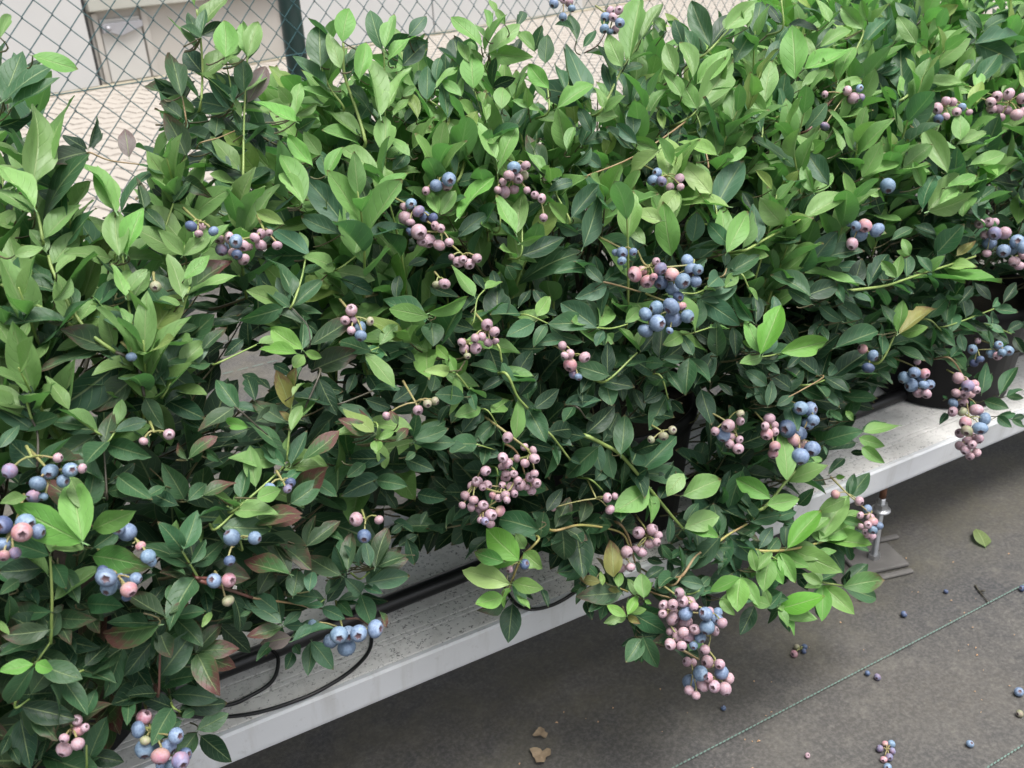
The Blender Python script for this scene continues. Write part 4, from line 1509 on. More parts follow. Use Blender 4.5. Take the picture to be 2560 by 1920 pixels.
1b 891 824 383 925 824 386 -4 -5 50 14
1k 758 837 372 788 857 399 -32 -2 38 20
1m 781 829 413 768 836 351 -38 -32 4 27
1b 806 804 363 858 796 359 -3 -39 31 25
1m 889 826 321 903 813 351 -44 -21 11 18
1b 934 784 338 911 808 311 -43 -18 19 22
1B 950 818 351 953 804 357 -46 -2 20 8
2k 1212 870 532 1199 898 536 -35 -21 30 15
2k 1237 885 549 1240 909 567 -37 -17 29 16
2k 1255 884 527 1291 891 544 -15 -24 41 17
2k 1318 876 520 1316 907 539 -25 -24 36 17
2k 1383 896 494 1423 906 515 -16 -23 41 19
2m 1377 906 481 1399 878 479 -24 -21 38 20
2k 1321 908 472 1329 877 464 -41 -17 23 17
2k 1297 879 477 1288 914 490 -41 -20 22 21
2k 1252 891 486 1223 882 467 -18 -26 39 17
2g 1284 895 464 1276 876 442 -34 -21 30 16
2k 1253 890 441 1220 895 453 -2 -47 18 11
2k 1382 912 447 1390 877 425 -33 -25 28 19
2k 1428 910 428 1465 908 435 -9 -34 36 17
2k 1480 927 397 1472 899 379 -35 -12 34 18
2k 1278 903 424 1283 880 429 -35 0 36 12
2m 1382 893 366 1342 885 350 -13 -20 44 19
2m 1386 896 364 1349 902 366 -1 -24 44 14
2k 1308 890 399 1346 894 411 -13 -12 47 15
2m 1453 903 300 1489 898 305 -8 -8 49 14
2m 1477 918 287 1489 893 290 -32 -12 37 14
2m 1415 917 296 1427 878 294 -40 -14 26 24
2m 1252 875 365 1254 886 366 -38 2 33 5
2k 1266 880 332 1234 869 326 -2 -20 46 12
2k 1176 897 583 1181 873 571 -22 -23 38 13
2k 1200 896 596 1204 867 573 -47 -14 9 18
0b -9 670 700 -48 728 714 -35 -29 20 29
0b -9 692 687 -4 739 718 2 -28 41 26
0b 1 717 680 33 689 701 -37 -31 13 19
0k -7 735 658 -35 775 662 -36 -28 21 17
0m -3 730 656 23 735 664 4 -47 17 14
0q -5 733 647 33 686 650 -30 -21 34 23
0b -9 673 692 -31 702 684 -23 -6 44 11
0b -10 707 671 -21 737 672 -9 -5 49 9
0m -34 710 673 -59 740 677 -21 -23 39 16
0k -40 726 654 -72 731 660 0 -40 30 20
0m -34 735 649 -29 704 643 -4 -10 49 14
0m -27 730 645 -24 706 625 5 -32 39 15
0m -44 698 631 -66 727 621 -36 -18 30 13
0o -44 713 620 -35 720 619 28 -30 29 6
0o -44 730 603 -15 702 608 -29 -24 33 16
0o -44 730 603 -38 701 593 -1 -15 48 12
0m -19 735 603 7 704 610 -32 -19 34 18
0o -20 735 598 -16 705 592 -2 -10 49 12
0o -49 692 620 -80 690 631 10 -45 19 18
0o -50 698 616 -74 738 624 1 -10 49 17
0k -53 759 567 -19 717 569 -26 -19 38 23
0k -62 712 587 -88 719 601 15 -25 41 16
0b -65 681 602 -88 679 608 14 -20 44 13
0b -63 680 603 -52 660 607 -27 -8 41 11
0m -66 688 595 -93 703 558 -34 -35 10 16
0o -6 731 550 -53 707 531 -14 -9 47 32
0m -3 737 546 -28 713 521 30 -39 8 22
0k -3 766 524 11 725 499 -10 -28 40 21
0m 62 730 629 49 735 659 6 -49 9 17
0m 63 726 631 83 749 650 1 -33 38 19
0m 65 741 616 41 738 624 17 -15 44 12
0m 66 726 615 84 743 623 24 -37 23 12
0m 67 738 607 87 748 602 16 -10 46 10
0m 69 735 605 102 748 614 15 -47 8 18
0k 70 743 599 73 778 620 -1 -26 43 18
0m 69 746 586 47 739 594 21 -40 21 13
0k 71 760 576 54 790 576 -20 -11 44 13
0o 34 701 590 11 742 597 5 -7 49 17
0o 34 701 588 9 735 584 5 10 49 15
0m 36 749 553 34 773 571 10 -29 40 14
0m 42 713 590 47 734 596 6 -15 47 10
0m 44 744 568 34 767 566 -22 -7 44 9
0r 39 705 588 56 715 585 15 -8 47 8
0r 27 678 600 -14 720 580 -35 -36 -3 22
0m 29 735 558 3 749 517 -29 -41 5 19
0m 28 720 571 -9 726 585 12 -22 43 20
0m 29 743 554 -4 743 548 -5 -39 32 20
0k 26 741 543 -8 728 524 1 -41 28 20
0o 29 729 557 31 702 546 1 -20 46 17
0m 45 751 547 59 718 533 -11 -23 43 19
0m 43 725 569 69 725 563 9 -27 41 14
0m 43 736 561 59 752 579 -28 -15 38 14
0r 55 736 516 90 727 509 2 -26 43 19
0r 55 735 516 83 727 490 8 -44 22 19
0o 53 734 517 82 745 529 -9 -23 44 17
0o 54 735 517 62 758 533 -8 -27 41 13
0r 54 730 518 61 694 494 -3 -28 41 23
0m 54 738 514 36 726 517 23 -28 35 11
0r 120 741 623 169 737 617 5 -5 49 25
0o 144 784 581 167 730 564 10 -11 48 26
0m 110 747 610 128 764 620 11 -33 36 16
0k 23 731 469 -2 737 491 12 -42 24 16
0k 33 738 459 70 736 446 1 -49 10 19
0m 27 725 456 -7 723 457 2 -34 37 21
0m 28 725 460 40 732 456 25 -28 33 10
0m 29 740 446 33 754 449 -20 -3 46 5
0m 38 724 440 68 729 440 6 -33 37 18
0o 37 737 425 10 719 415 4 -29 41 20
0k 42 771 388 61 733 377 -12 -19 45 21
0k -93 741 509 -94 704 485 2 -27 42 21
0o -78 701 540 -65 670 532 -8 -15 47 15
0k -56 730 540 -83 714 530 7 -34 36 20
0o -39 706 541 -61 688 528 -12 -19 45 16
0m -31 713 533 -46 698 520 -8 -27 41 13
0m -9 720 506 -16 695 500 12 -13 47 12
0k -42 718 634 -42 737 639 -1 -13 48 8
0k -42 726 626 -66 727 635 18 -7 46 14
0k -45 731 622 -56 743 602 -36 -35 -2 7
0g -51 714 590 -64 700 590 1 0 50 9
0k -56 725 585 -69 725 609 17 -46 10 14
0k -78 703 554 -99 725 528 -42 -12 24 11
0b -77 684 647 -72 666 645 -21 -11 44 5
0m -67 697 658 -76 709 626 16 -43 -21 11
0m -59 713 658 -73 700 659 27 -27 32 10
0m -60 727 649 -74 753 646 -25 -9 42 10
0k -52 713 631 -58 741 636 15 -5 48 10
0k -27 756 613 -12 740 639 -41 -29 4 10
0k -21 750 599 -5 732 622 -44 -18 15 10
0k -9 729 598 -13 751 601 -3 -9 49 9
0m -34 736 537 -15 714 559 -42 -10 26 10
0k -37 709 579 -42 731 582 19 -3 46 7
0k -49 708 563 -38 728 567 20 -19 42 11
0k -14 727 555 -23 754 557 -31 -12 38 9
0k 5 720 555 16 742 562 -2 -14 48 11
0k 23 738 577 44 751 585 6 -34 36 13
0k 21 745 597 38 724 617 -42 -11 24 9
0k 35 732 616 29 754 618 7 -3 49 8
0m 47 739 590 56 716 591 -25 -8 42 9
0m 48 761 575 47 744 570 -3 -12 48 6
0m 52 743 609 59 721 609 -11 -4 49 7
0k 53 757 599 67 763 592 25 -37 23 9
0k 54 741 603 44 758 599 -32 -9 37 7
0m 81 764 570 79 737 563 -1 -12 48 12
0k 75 760 557 71 735 550 4 -14 48 11
0k 82 753 519 101 748 483 9 -48 12 19
0k 92 754 532 77 743 532 11 -15 46 8
0b 73 725 560 61 712 558 10 -18 45 7
0m 83 735 541 102 744 535 19 -16 43 10
0g 108 732 540 102 755 542 -9 -6 49 8
0m 109 750 535 98 735 531 -7 -7 49 8
0m 142 777 580 153 747 582 -20 -4 46 10
0k 163 781 551 146 775 557 22 -18 41 8
0k 98 748 593 91 777 596 -15 -8 47 9
0k -23 724 516 -10 745 521 31 -26 30 10
0k 1 738 507 -9 724 505 16 -18 44 9
0k -19 726 509 -19 721 536 25 -43 -8 9
0k 22 739 490 42 752 492 12 -25 42 11
0k 30 723 519 31 750 525 18 -10 45 10
0k 39 767 477 47 738 476 -13 -5 48 12
0k 13 719 531 14 741 535 -24 -8 43 9
0k -102 723 511 -111 706 509 35 -22 29 9
0k -106 729 497 -100 704 494 15 -2 48 8
0k -78 726 491 -86 706 488 -9 -4 49 10
0m -54 717 460 -43 704 470 -42 -20 20 6
0k -91 738 469 -71 709 475 -14 0 48 12
1B 404 769 455 391 820 473 -21 -20 41 33
1b 412 785 442 381 829 433 -35 -20 30 26
1b 422 788 453 410 786 479 -1 -50 -4 15
1B 429 804 434 438 776 425 -24 -20 39 22
1Y 387 762 434 355 814 433 -31 -18 35 29
1B 409 797 404 432 766 406 -29 -19 36 20
1m 426 832 375 424 801 358 13 -24 42 17
1B 383 773 410 349 775 414 1 -37 33 21
1B 401 791 403 384 773 393 -26 -1 43 12
1b 409 790 391 412 763 387 17 -5 47 11
1q 386 772 458 364 800 463 -27 -26 33 19
1b 408 817 421 379 812 411 -15 -10 47 14
1k 399 831 451 362 821 440 -12 -7 48 17
1k 422 826 347 399 799 317 -17 -28 38 28
1m 460 819 433 466 818 470 -30 -40 4 20
1m 444 793 467 412 839 467 -31 -21 33 31
1m 491 820 434 490 815 392 -29 -40 6 32
1k 501 836 420 488 839 392 -36 -33 13 15
1m 500 833 423 466 828 413 -5 -31 39 19
1m 540 840 404 530 815 378 -20 -28 36 20
1m 534 830 411 505 819 392 -27 -6 42 18
1m 537 835 408 507 819 388 -14 -25 41 19
1m 558 836 395 541 817 387 -5 -14 48 11
1m 556 833 397 565 835 373 12 -48 1 8
1m 554 829 400 543 850 383 -38 5 32 10
1O 541 784 365 558 816 395 -18 -26 39 25
1O 516 776 373 502 801 368 -36 -12 33 13
1m 554 834 319 545 832 351 -1 -50 -4 11
1m 543 818 334 515 811 339 15 -42 23 10
1y 523 781 362 533 800 368 -3 -14 48 8
1m 537 802 343 552 813 347 0 -15 48 8
1m 542 810 336 557 822 340 0 -16 48 8
1b 540 773 358 554 789 364 -6 -12 48 12
1b 549 785 346 554 801 350 4 -13 48 7
1m 565 808 324 590 817 323 11 -27 40 9
1O 544 775 348 539 793 344 -39 -4 31 8
1m 561 799 325 545 796 330 15 -36 31 6
1m 562 800 324 563 816 327 -4 -7 49 6
1o 554 786 334 496 800 344 -4 -39 31 28
1m 554 786 334 534 828 344 -15 -18 44 21
1o 565 801 319 535 814 378 7 -48 14 26
1b 571 763 335 583 784 354 -15 -27 40 23
1b 582 779 320 590 768 348 -47 -15 8 11
1b 581 777 321 575 803 336 -28 -26 33 15
1B 571 760 333 573 749 334 -35 -2 36 6
1m 596 794 298 598 796 285 -25 -42 -9 4
1m 604 805 287 602 795 285 -4 -9 49 4
1B 537 752 329 526 777 334 -25 -21 38 13
1m 562 787 293 545 803 274 -35 3 36 12
1b 556 778 303 524 782 303 -4 -36 35 15
1B 546 761 321 570 774 330 -7 -19 46 14
1b 555 774 308 570 794 315 16 -25 40 11
1b 555 773 309 585 775 303 9 -14 47 12
1O 555 774 305 559 752 307 -33 -2 37 10
1m 572 797 281 567 775 277 -2 -9 49 9
1m 568 791 288 590 794 279 5 -50 -4 8
1m 570 784 296 609 763 262 -7 -45 20 27
1m 588 809 271 616 773 284 -36 -17 30 22
1k 584 804 277 611 792 214 -12 -48 4 29
1m 570 764 269 537 752 256 -9 -22 44 25
1m 587 786 244 571 765 228 -3 -29 41 14
1k 582 780 251 550 781 255 4 -33 38 14
1m 568 758 278 583 747 229 -15 -47 7 23
1m 581 775 261 555 757 243 -15 -21 43 17
1m 590 788 247 624 757 253 -28 -22 35 22
1k 575 777 260 605 772 254 2 -35 36 18
0o 237 759 521 259 779 548 -25 -22 37 18
0o 249 798 491 283 805 499 2 -39 31 16
0o 209 758 532 223 786 552 -38 -4 33 16
0k 287 797 513 291 794 479 -7 -49 4 16
1k 517 810 322 511 787 310 -15 -19 44 14
1m 519 817 365 481 819 374 4 -41 29 19
1k 540 850 335 519 835 315 -17 -27 38 18
1m 518 815 366 489 811 363 0 -33 37 14
0g 219 755 531 236 769 547 -11 -29 39 12
0g 222 767 522 213 794 532 4 -17 47 12
0k 283 820 523 293 791 521 -4 -4 50 12
0k 270 795 527 287 804 527 13 -27 40 9
0k 278 801 504 305 809 504 6 -18 46 12
0k 301 790 529 315 803 533 0 -16 47 7
1k 377 826 493 356 812 489 -5 -4 50 10
1k 483 820 375 524 824 378 0 -21 45 18
1k 554 824 368 547 849 375 -14 -17 45 13
1m 520 815 339 497 802 330 -11 -14 47 12
1m 528 828 327 502 822 334 16 -36 31 11
1m 525 822 332 513 800 323 12 -24 42 12
1m 536 791 329 505 787 325 -3 -19 46 13
1k 553 815 305 533 802 290 -16 -24 41 15
1m 544 802 318 525 790 301 -17 -27 38 14
1m 614 794 308 644 796 299 11 -40 28 15
1k 622 805 297 646 820 302 1 -15 48 12
1m 609 788 314 632 804 319 -9 -2 49 10
1k 634 792 311 664 800 320 -4 -31 39 16
1k 590 831 349 598 817 370 -42 13 24 9
1k 603 826 400 575 828 414 12 -39 30 12
1k 590 841 377 570 827 372 2 -18 46 10
1m 633 811 361 650 809 332 10 -48 10 12
1k 650 834 340 640 814 333 -12 -9 48 11
1k 662 849 326 672 824 327 -20 -7 45 12
1m 655 823 323 662 797 326 -36 -6 34 11
1k 661 830 316 647 808 307 14 -26 41 12
1m 645 811 334 676 818 332 9 -29 39 11
1k 636 809 332 629 834 326 -39 -4 32 12
1k 606 807 318 640 811 322 -5 -15 47 15
1k 461 822 355 455 797 347 2 -15 48 10
1k 445 840 354 445 815 351 -41 -3 29 10
1k 566 769 289 565 795 292 -8 -6 49 11
1o 407 807 374 365 806 376 1 -50 -3 19
1B 824 777 302 892 786 333 -17 -19 43 31
1m 873 824 253 912 777 254 -29 -24 32 31
1b 850 802 276 876 755 277 -33 -17 34 30
1B 852 789 278 882 729 267 -31 -22 32 35
1m 877 812 254 949 799 242 1 -32 38 28
1m 876 812 254 960 810 246 2 -37 34 35
1b 819 786 290 813 746 266 -26 -20 38 23
1b 833 800 276 849 758 270 -33 -18 34 24
1b 815 783 294 810 783 247 -40 -30 5 19
1k 838 800 282 844 789 247 26 -40 16 15
1B 915 803 264 956 745 274 -14 -1 48 34
1b 901 791 276 973 792 282 -3 -31 39 30
1b 893 784 284 968 807 319 -16 -16 45 36
1m 914 800 268 983 783 258 2 -21 45 29
1k 941 823 245 1003 827 270 -14 -26 40 30
1m 932 816 252 935 770 215 -14 -31 37 30
1m 967 800 243 1002 785 220 5 -37 33 18
1m 975 806 236 985 800 201 -26 -43 -1 14
1k 984 814 228 1026 817 231 -3 -16 47 15
1q 941 773 188 1010 758 182 -5 -37 33 33
1m 988 811 143 1044 793 109 -1 -45 22 28
1m 952 782 178 1003 785 197 -14 -23 42 26
1B 906 780 201 922 732 174 -26 -27 33 30
1b 903 777 204 875 748 171 -22 -23 38 26
1m 924 796 183 890 767 158 -21 -14 43 26
1b 854 738 254 841 763 260 -31 -24 30 16
1b 879 760 229 846 761 235 5 -34 36 13
1b 872 754 236 875 779 252 -14 -25 41 14
1B 801 759 219 844 721 248 -36 -19 29 31
1b 817 774 202 844 732 199 -28 -21 36 26
1b 826 783 192 856 739 190 -18 -15 44 25
1b 805 760 212 828 728 218 -33 -17 33 22
1m 837 790 176 831 764 159 -18 -23 41 15
1b 807 762 209 802 729 193 8 -23 44 18
1b 796 757 223 795 735 206 -3 -31 39 15
1b 792 754 227 824 754 213 12 -41 26 10
1m 809 769 209 799 777 180 -48 -2 14 12
1b 761 739 256 749 762 254 -33 -14 34 18
1m 783 760 232 784 782 246 -25 -22 38 15
1b 776 753 240 782 774 255 -30 -16 37 13
1B 731 766 297 702 737 273 -20 -15 43 32
1b 749 784 278 747 745 257 -9 -23 44 22
1b 720 754 309 690 777 284 -32 1 39 21
1b 789 773 300 760 751 271 -22 -22 39 29
1b 784 769 304 763 788 268 -43 -1 25 18
1b 803 787 285 800 756 263 -27 -23 36 19
1m 785 786 230 808 751 238 -36 -17 30 23
1k 790 791 224 827 803 236 -6 -23 44 18
1m 783 784 232 827 787 247 -16 -4 47 22
1b 695 762 280 699 737 268 -27 -21 37 15
1m 716 785 255 744 779 237 18 -27 38 13
1b 694 761 281 725 759 274 6 -36 35 12
1k 766 772 229 729 757 207 -18 -19 43 23
1g 755 820 323 773 777 300 -28 -28 31 30
1g 762 828 316 737 800 288 -19 -23 40 24
1m 751 816 327 720 793 295 -22 -23 38 24
1g 711 785 361 678 806 306 -43 -18 19 28
1m 737 813 335 711 855 336 -24 -16 41 23
1g 741 817 330 760 805 266 2 -49 10 28
1k 759 799 278 690 794 268 -3 -32 39 33
1g 671 769 308 650 794 308 -28 -25 33 18
1m 691 792 284 660 790 284 1 -31 40 13
1g 683 783 293 651 775 283 -8 -24 43 16
1b 665 804 379 716 797 382 -7 -36 34 30
1m 681 824 362 717 840 378 -16 -12 46 16
1b 676 817 368 700 776 367 -15 -10 47 21
1m 727 808 346 730 836 363 -27 -20 37 17
1k 743 826 330 727 848 327 -35 -22 28 14
1k 758 842 314 772 840 347 -39 -28 15 16
1q 939 790 297 956 763 298 -29 -16 37 15
1m 968 814 273 958 794 255 -46 8 18 14
1b 956 804 283 997 803 281 2 -18 47 15
1m 793 799 336 785 819 322 -47 -6 17 11
1m 816 822 314 792 823 328 10 -46 17 9
1m 823 830 307 801 822 306 3 -14 48 7
1m 794 821 331 843 813 328 -5 -38 32 24
1m 799 826 326 816 820 361 -44 -12 20 18
1m 809 837 316 814 806 303 -5 -19 46 16
1m 834 818 323 873 814 322 -4 -38 32 18
1m 845 828 313 851 828 343 -39 -31 8 14
1m 841 825 316 875 811 300 8 -29 40 17
1m 843 793 282 898 799 290 3 -48 15 23
1m 861 809 265 889 773 270 -25 -13 42 23
1m 864 812 262 881 782 253 -20 -23 40 17
1m 799 789 291 768 789 287 -7 -15 47 14
1k 821 811 269 816 836 269 -33 -7 37 13
1k 806 796 284 796 818 273 -42 -7 26 11
1m 735 791 328 717 813 322 -30 -14 37 13
1k 753 811 309 759 835 319 -5 -18 47 12
1m 752 809 310 722 801 308 1 -15 48 12
1m 726 789 315 695 785 320 9 -11 48 11
1m 747 811 293 729 797 287 -13 -2 48 9
1m 736 799 305 710 786 297 -12 -5 48 11
1k 751 805 311 740 829 317 -17 -18 44 14
1b 757 765 298 790 771 312 -15 -20 44 15
1b 753 760 302 765 786 320 -37 -5 34 15
1b 766 773 288 784 792 306 -6 -32 38 14
1m 752 786 286 776 785 266 17 -41 23 10
1m 763 797 274 751 781 269 -12 -8 48 10
1m 757 790 281 761 793 257 -14 -47 -8 8
1k 836 798 233 863 770 246 -24 -4 44 20
1k 862 788 228 858 764 223 -32 -2 39 13
1m 883 767 228 917 768 225 5 -18 46 12
1m 914 793 198 919 772 206 -23 11 43 10
1k 933 810 178 947 789 180 -12 -5 48 13
1k 960 789 173 962 782 204 -44 -23 -2 13
1b 877 773 275 911 768 268 3 -36 35 12
1b 902 794 252 898 770 248 -48 4 13 11
1b 893 787 260 893 764 249 -28 -18 37 13
1m 938 800 254 941 776 244 -9 -20 45 13
1m 942 803 250 975 801 249 2 -8 49 12
1m 945 806 247 925 790 234 -28 0 41 11
1g 682 801 338 681 827 341 -21 -5 45 12
1g 695 816 324 710 834 331 12 -25 41 9
1m 687 806 333 678 828 321 -35 5 36 10
1k 713 806 330 711 831 343 -7 -23 44 14
1m 787 804 328 755 800 327 3 -40 30 11
1k 815 833 301 790 834 321 5 -49 8 12
1m 786 803 329 776 827 323 -36 -8 34 11
1m 701 782 279 665 782 283 5 -23 44 13
1k 716 799 261 712 825 272 -26 -20 38 16
1m 705 786 275 695 810 287 -29 -27 30 15
1k 702 801 266 689 781 252 -19 -19 42 14
1k 807 784 238 840 786 234 6 -17 47 11
1m 772 754 236 804 761 246 2 -44 24 15
1k 818 799 184 828 776 192 -44 -12 20 11
1m 792 774 213 825 771 207 9 -9 48 13
1g 687 800 334 659 791 323 -15 -12 46 14
1g 698 813 322 682 835 318 -34 -17 33 14
1g 699 815 320 665 815 324 4 -36 34 16
1b 877 787 301 917 791 309 -7 -14 47 16
1b 890 800 289 903 776 283 -31 -24 30 15
1m 915 821 267 926 788 261 -32 -17 35 17"""
# shoots: bush+kind, radius (1e-5 m), points (mm)
STEM_TABLE = """0b 144 25 916 855 25 886 867 27 900 884 26 905 893
0b 98 32 945 897 32 915 909 49 935 933
0b 123 192 1002 934 192 972 946 202 983 974 207 987 1005 209 991 1031
0n 104 175 995 922 175 965 934 178 976 957
0b 123 213 970 867 213 940 879 227 966 914 241 987 954 251 997 983
0b 89 225 1008 930 225 978 942 228 990 984
1b 130 343 1025 910 343 995 922 333 1002 943 329 1012 966
0b 99 126 931 842 126 901 854 141 918 872
0n 83 82 968 913 82 938 925 97 936 916 122 938 908
0n 69 183 985 904 183 955 916 201 961 917 220 969 920
0b 97 78 911 833 78 881 845 89 908 878
0b 82 136 914 821 136 884 833 140 891 842
0b 82 52 947 891 52 917 903 64 937 933
1b 186 355 1005 875 355 975 887 357 995 917 354 1012 953 360 1021 985
1b 191 446 979 824 446 949 836 467 968 855 505 1014 919
1b 173 668 1025 866 668 995 878 717 1022 917 756 1038 947
1b 113 369 992 849 369 962 861 393 1005 914 408 1029 972
1b 114 477 941 776 477 911 788 501 957 841 505 967 853
1b 117 564 935 767 564 905 779 561 925 804 560 947 825
1n 127 781 1006 839 781 976 851 685 953 826 586 938 815
1b 97 445 1039 905 445 1009 917 465 997 896 448 986 879
1b 123 593 1024 874 593 994 886 604 1013 911
1b 105 629 1040 891 629 1010 903 640 1023 929
1b 104 637 1016 855 637 986 867 650 1001 889
1b 79 504 1020 872 504 990 884 507 1014 921
1b 112 489 918 747 489 888 759 505 911 788
1b 96 465 1027 884 465 997 896 432 973 866
1r 88 692 1067 936 692 1037 948 709 1042 964
1b 167 858 1064 908 858 1034 920 913 1054 944
1b 156 776 1009 839 776 979 851 805 984 860 821 996 870
1b 174 961 1011 820 961 981 832 1006 1004 852 1051 1028 874
1b 146 945 1012 824 945 982 836 976 999 850
2b 166 1187 1100 904 1187 1070 916 1156 1053 892
1b 183 1110 966 744 1110 936 756 1155 960 778
2b 223 1209 1032 811 1209 1002 823 1259 1019 837
1b 175 792 892 699 792 862 711 829 870 715 912 887 724
1r 176 992 1000 802 992 970 814 1045 994 834 1098 1016 852
1n 132 787 963 785 787 933 797 799 960 829
1b 129 768 920 734 768 890 746 780 918 781
1b 134 802 1000 829 802 970 841 805 984 860
1b 141 897 991 803 897 961 815 918 983 839
2b 150 1350 1045 815 1350 1015 827 1416 1003 804
2n 109 1213 994 766 1213 964 778 1195 971 791
2k 179 1314 1108 903 1314 1078 915 1355 1098 945
1b 155 1020 1094 924 1020 1064 936 1025 1076 972
1b 162 1113 1104 921 1113 1074 933 1103 1085 963
2b 173 1293 1070 851 1293 1040 863 1259 1019 837
0b 170 55 851 768 55 821 780 40 829 798 32 844 816 26 868 845 26 879 856
0b 171 26 867 796 26 837 808 1 853 830 -15 860 845
0b 125 71 841 756 71 811 768 99 827 777 119 846 795 132 863 809
0k 184 55 851 768 55 821 780 69 813 768 67 796 745
0b 105 -20 812 744 -20 782 756 -20 798 775 -20 823 802
0k 104 17 775 677 17 745 689 25 769 721
0k 118 -26 787 711 -26 757 723 -19 775 744 -20 782 756
0b 110 170 797 652 170 767 664 186 788 699 195 802 714
0b 116 218 882 761 218 852 773 237 872 791 250 890 807
0k 128 225 840 708 225 810 720 200 790 697
0b 94 135 844 739 135 814 751 174 825 755
0b 108 112 775 629 112 745 641 158 763 654 168 766 661
0b 126 73 862 777 73 832 789 78 855 816 84 881 843
0b 105 25 805 719 25 775 731 8 785 751
0b 107 82 826 729 82 796 741 101 810 757
0b 90 29 799 713 29 769 725 40 777 732
0k 81 223 857 728 223 827 740 227 838 756 218 852 773
0k 93 139 817 704 139 787 716 151 781 699 159 776 688
0b 93 120 778 624 120 748 636 112 745 641
1b 246 527 848 539 527 818 551 552 819 531 576 819 509 613 820 456 650 820 401 673 815 367
1b 162 427 849 646 427 819 658 436 814 631 448 813 613
1b 142 425 862 676 425 832 688 426 826 670
1b 152 473 844 563 473 814 575 501 814 530
1b 135 556 848 603 556 818 615 600 822 637
1b 110 471 878 694 471 848 706 493 839 693
1b 89 404 876 700 404 846 712 418 860 732 431 867 738
1b 121 634 852 586 634 822 598 647 822 563
1n 135 579 887 705 579 857 717 623 849 698
1b 114 545 863 666 545 833 678 570 832 671 594 833 670
0k 97 234 823 678 234 793 690 271 803 689
1b 138 366 847 665 366 817 677 379 813 656
1b 89 398 842 614 398 812 626 410 812 602
1b 90 379 834 582 379 804 594 404 811 576
0b 83 275 854 709 275 824 721 291 826 722
1n 129 422 841 563 422 811 575 433 811 558 440 813 532
1b 111 405 842 539 405 812 551 401 810 527 392 807 512
1k 114 512 845 583 512 815 595 525 817 576
1b 121 531 847 479 531 817 491 548 817 470
0b 102 279 910 779 279 880 791 300 888 797
0b 99 267 819 648 267 789 660 263 783 645
1b 241 806 842 340 806 812 352 861 827 369 901 837 379
1b 203 981 882 607 981 852 619 1054 862 606 1113 869 603 1269 881 600
1b 183 1067 893 473 1067 863 485 1098 868 522
1b 144 904 873 489 904 843 501 954 849 496
2b 143 1226 907 486 1226 877 498 1347 887 494
1b 102 679 857 627 679 827 639 712 829 638
2b 152 1339 917 457 1339 887 469 1414 892 432
1n 126 746 880 678 746 850 690 756 854 697
1b 149 774 879 676 774 849 688 781 841 671
1b 101 677 874 674 677 844 686 696 841 682 712 843 682
1b 133 797 860 564 797 830 576 834 832 570
2b 137 1174 903 510 1174 873 522 1212 877 493
1n 119 932 875 492 932 845 504 842 833 497
2n 147 1250 910 423 1250 880 435 1294 879 385 1301 867 351
0b 134 -51 736 587 -51 706 599 -41 711 635 -34 720 666
0b 124 70 764 580 70 734 592 62 732 626
0r 190 70 763 579 70 733 591 90 737 571 112 743 547
0n 116 112 773 535 112 743 547 149 752 518 166 755 503
0r 130 14 751 485 14 721 497 25 721 544
0b 108 -52 733 552 -52 703 564 -35 707 561
0b 123 93 769 620 93 739 632 113 747 638
0r 156 68 762 584 68 732 596 73 733 592 90 738 582
0b 126 112 772 589 112 742 601 112 744 613
0b 108 -88 727 544 -88 697 556 -77 698 559
0b 115 -55 734 453 -55 704 465 -50 704 488
0b 117 23 751 466 23 721 478 28 723 468
0b 106 -67 732 574 -67 702 586 -51 706 599
0b 85 166 785 491 166 755 503 182 758 505
1y 164 477 843 429 477 813 441 515 814 434 572 816 401 584 811 375
1y 159 455 843 426 455 813 438 431 812 422 416 811 397 407 808 383
1y 129 568 822 314 568 792 326 533 800 353
1n 178 634 815 301 634 785 313 657 792 319
1n 133 611 814 296 611 784 308 631 778 297
0r 124 199 791 459 199 761 471 214 766 460 227 769 441
0b 104 222 798 494 222 768 506 234 772 507
1n 170 573 847 400 573 817 412 586 816 386 589 806 353
1n 202 649 819 305 649 789 317 679 797 332 712 802 336
1y 184 712 832 324 712 802 336 742 804 340 775 807 342
1y 195 787 820 291 787 790 303 829 785 291 881 786 279 929 788 273
1b 155 896 799 205 896 769 217 945 777 186
1b 144 761 795 242 761 765 254 781 759 234
1b 113 654 809 282 654 779 294 674 778 292
1b 143 787 820 291 787 790 303 815 778 281
1n 183 630 781 218 630 751 230 653 750 206"""
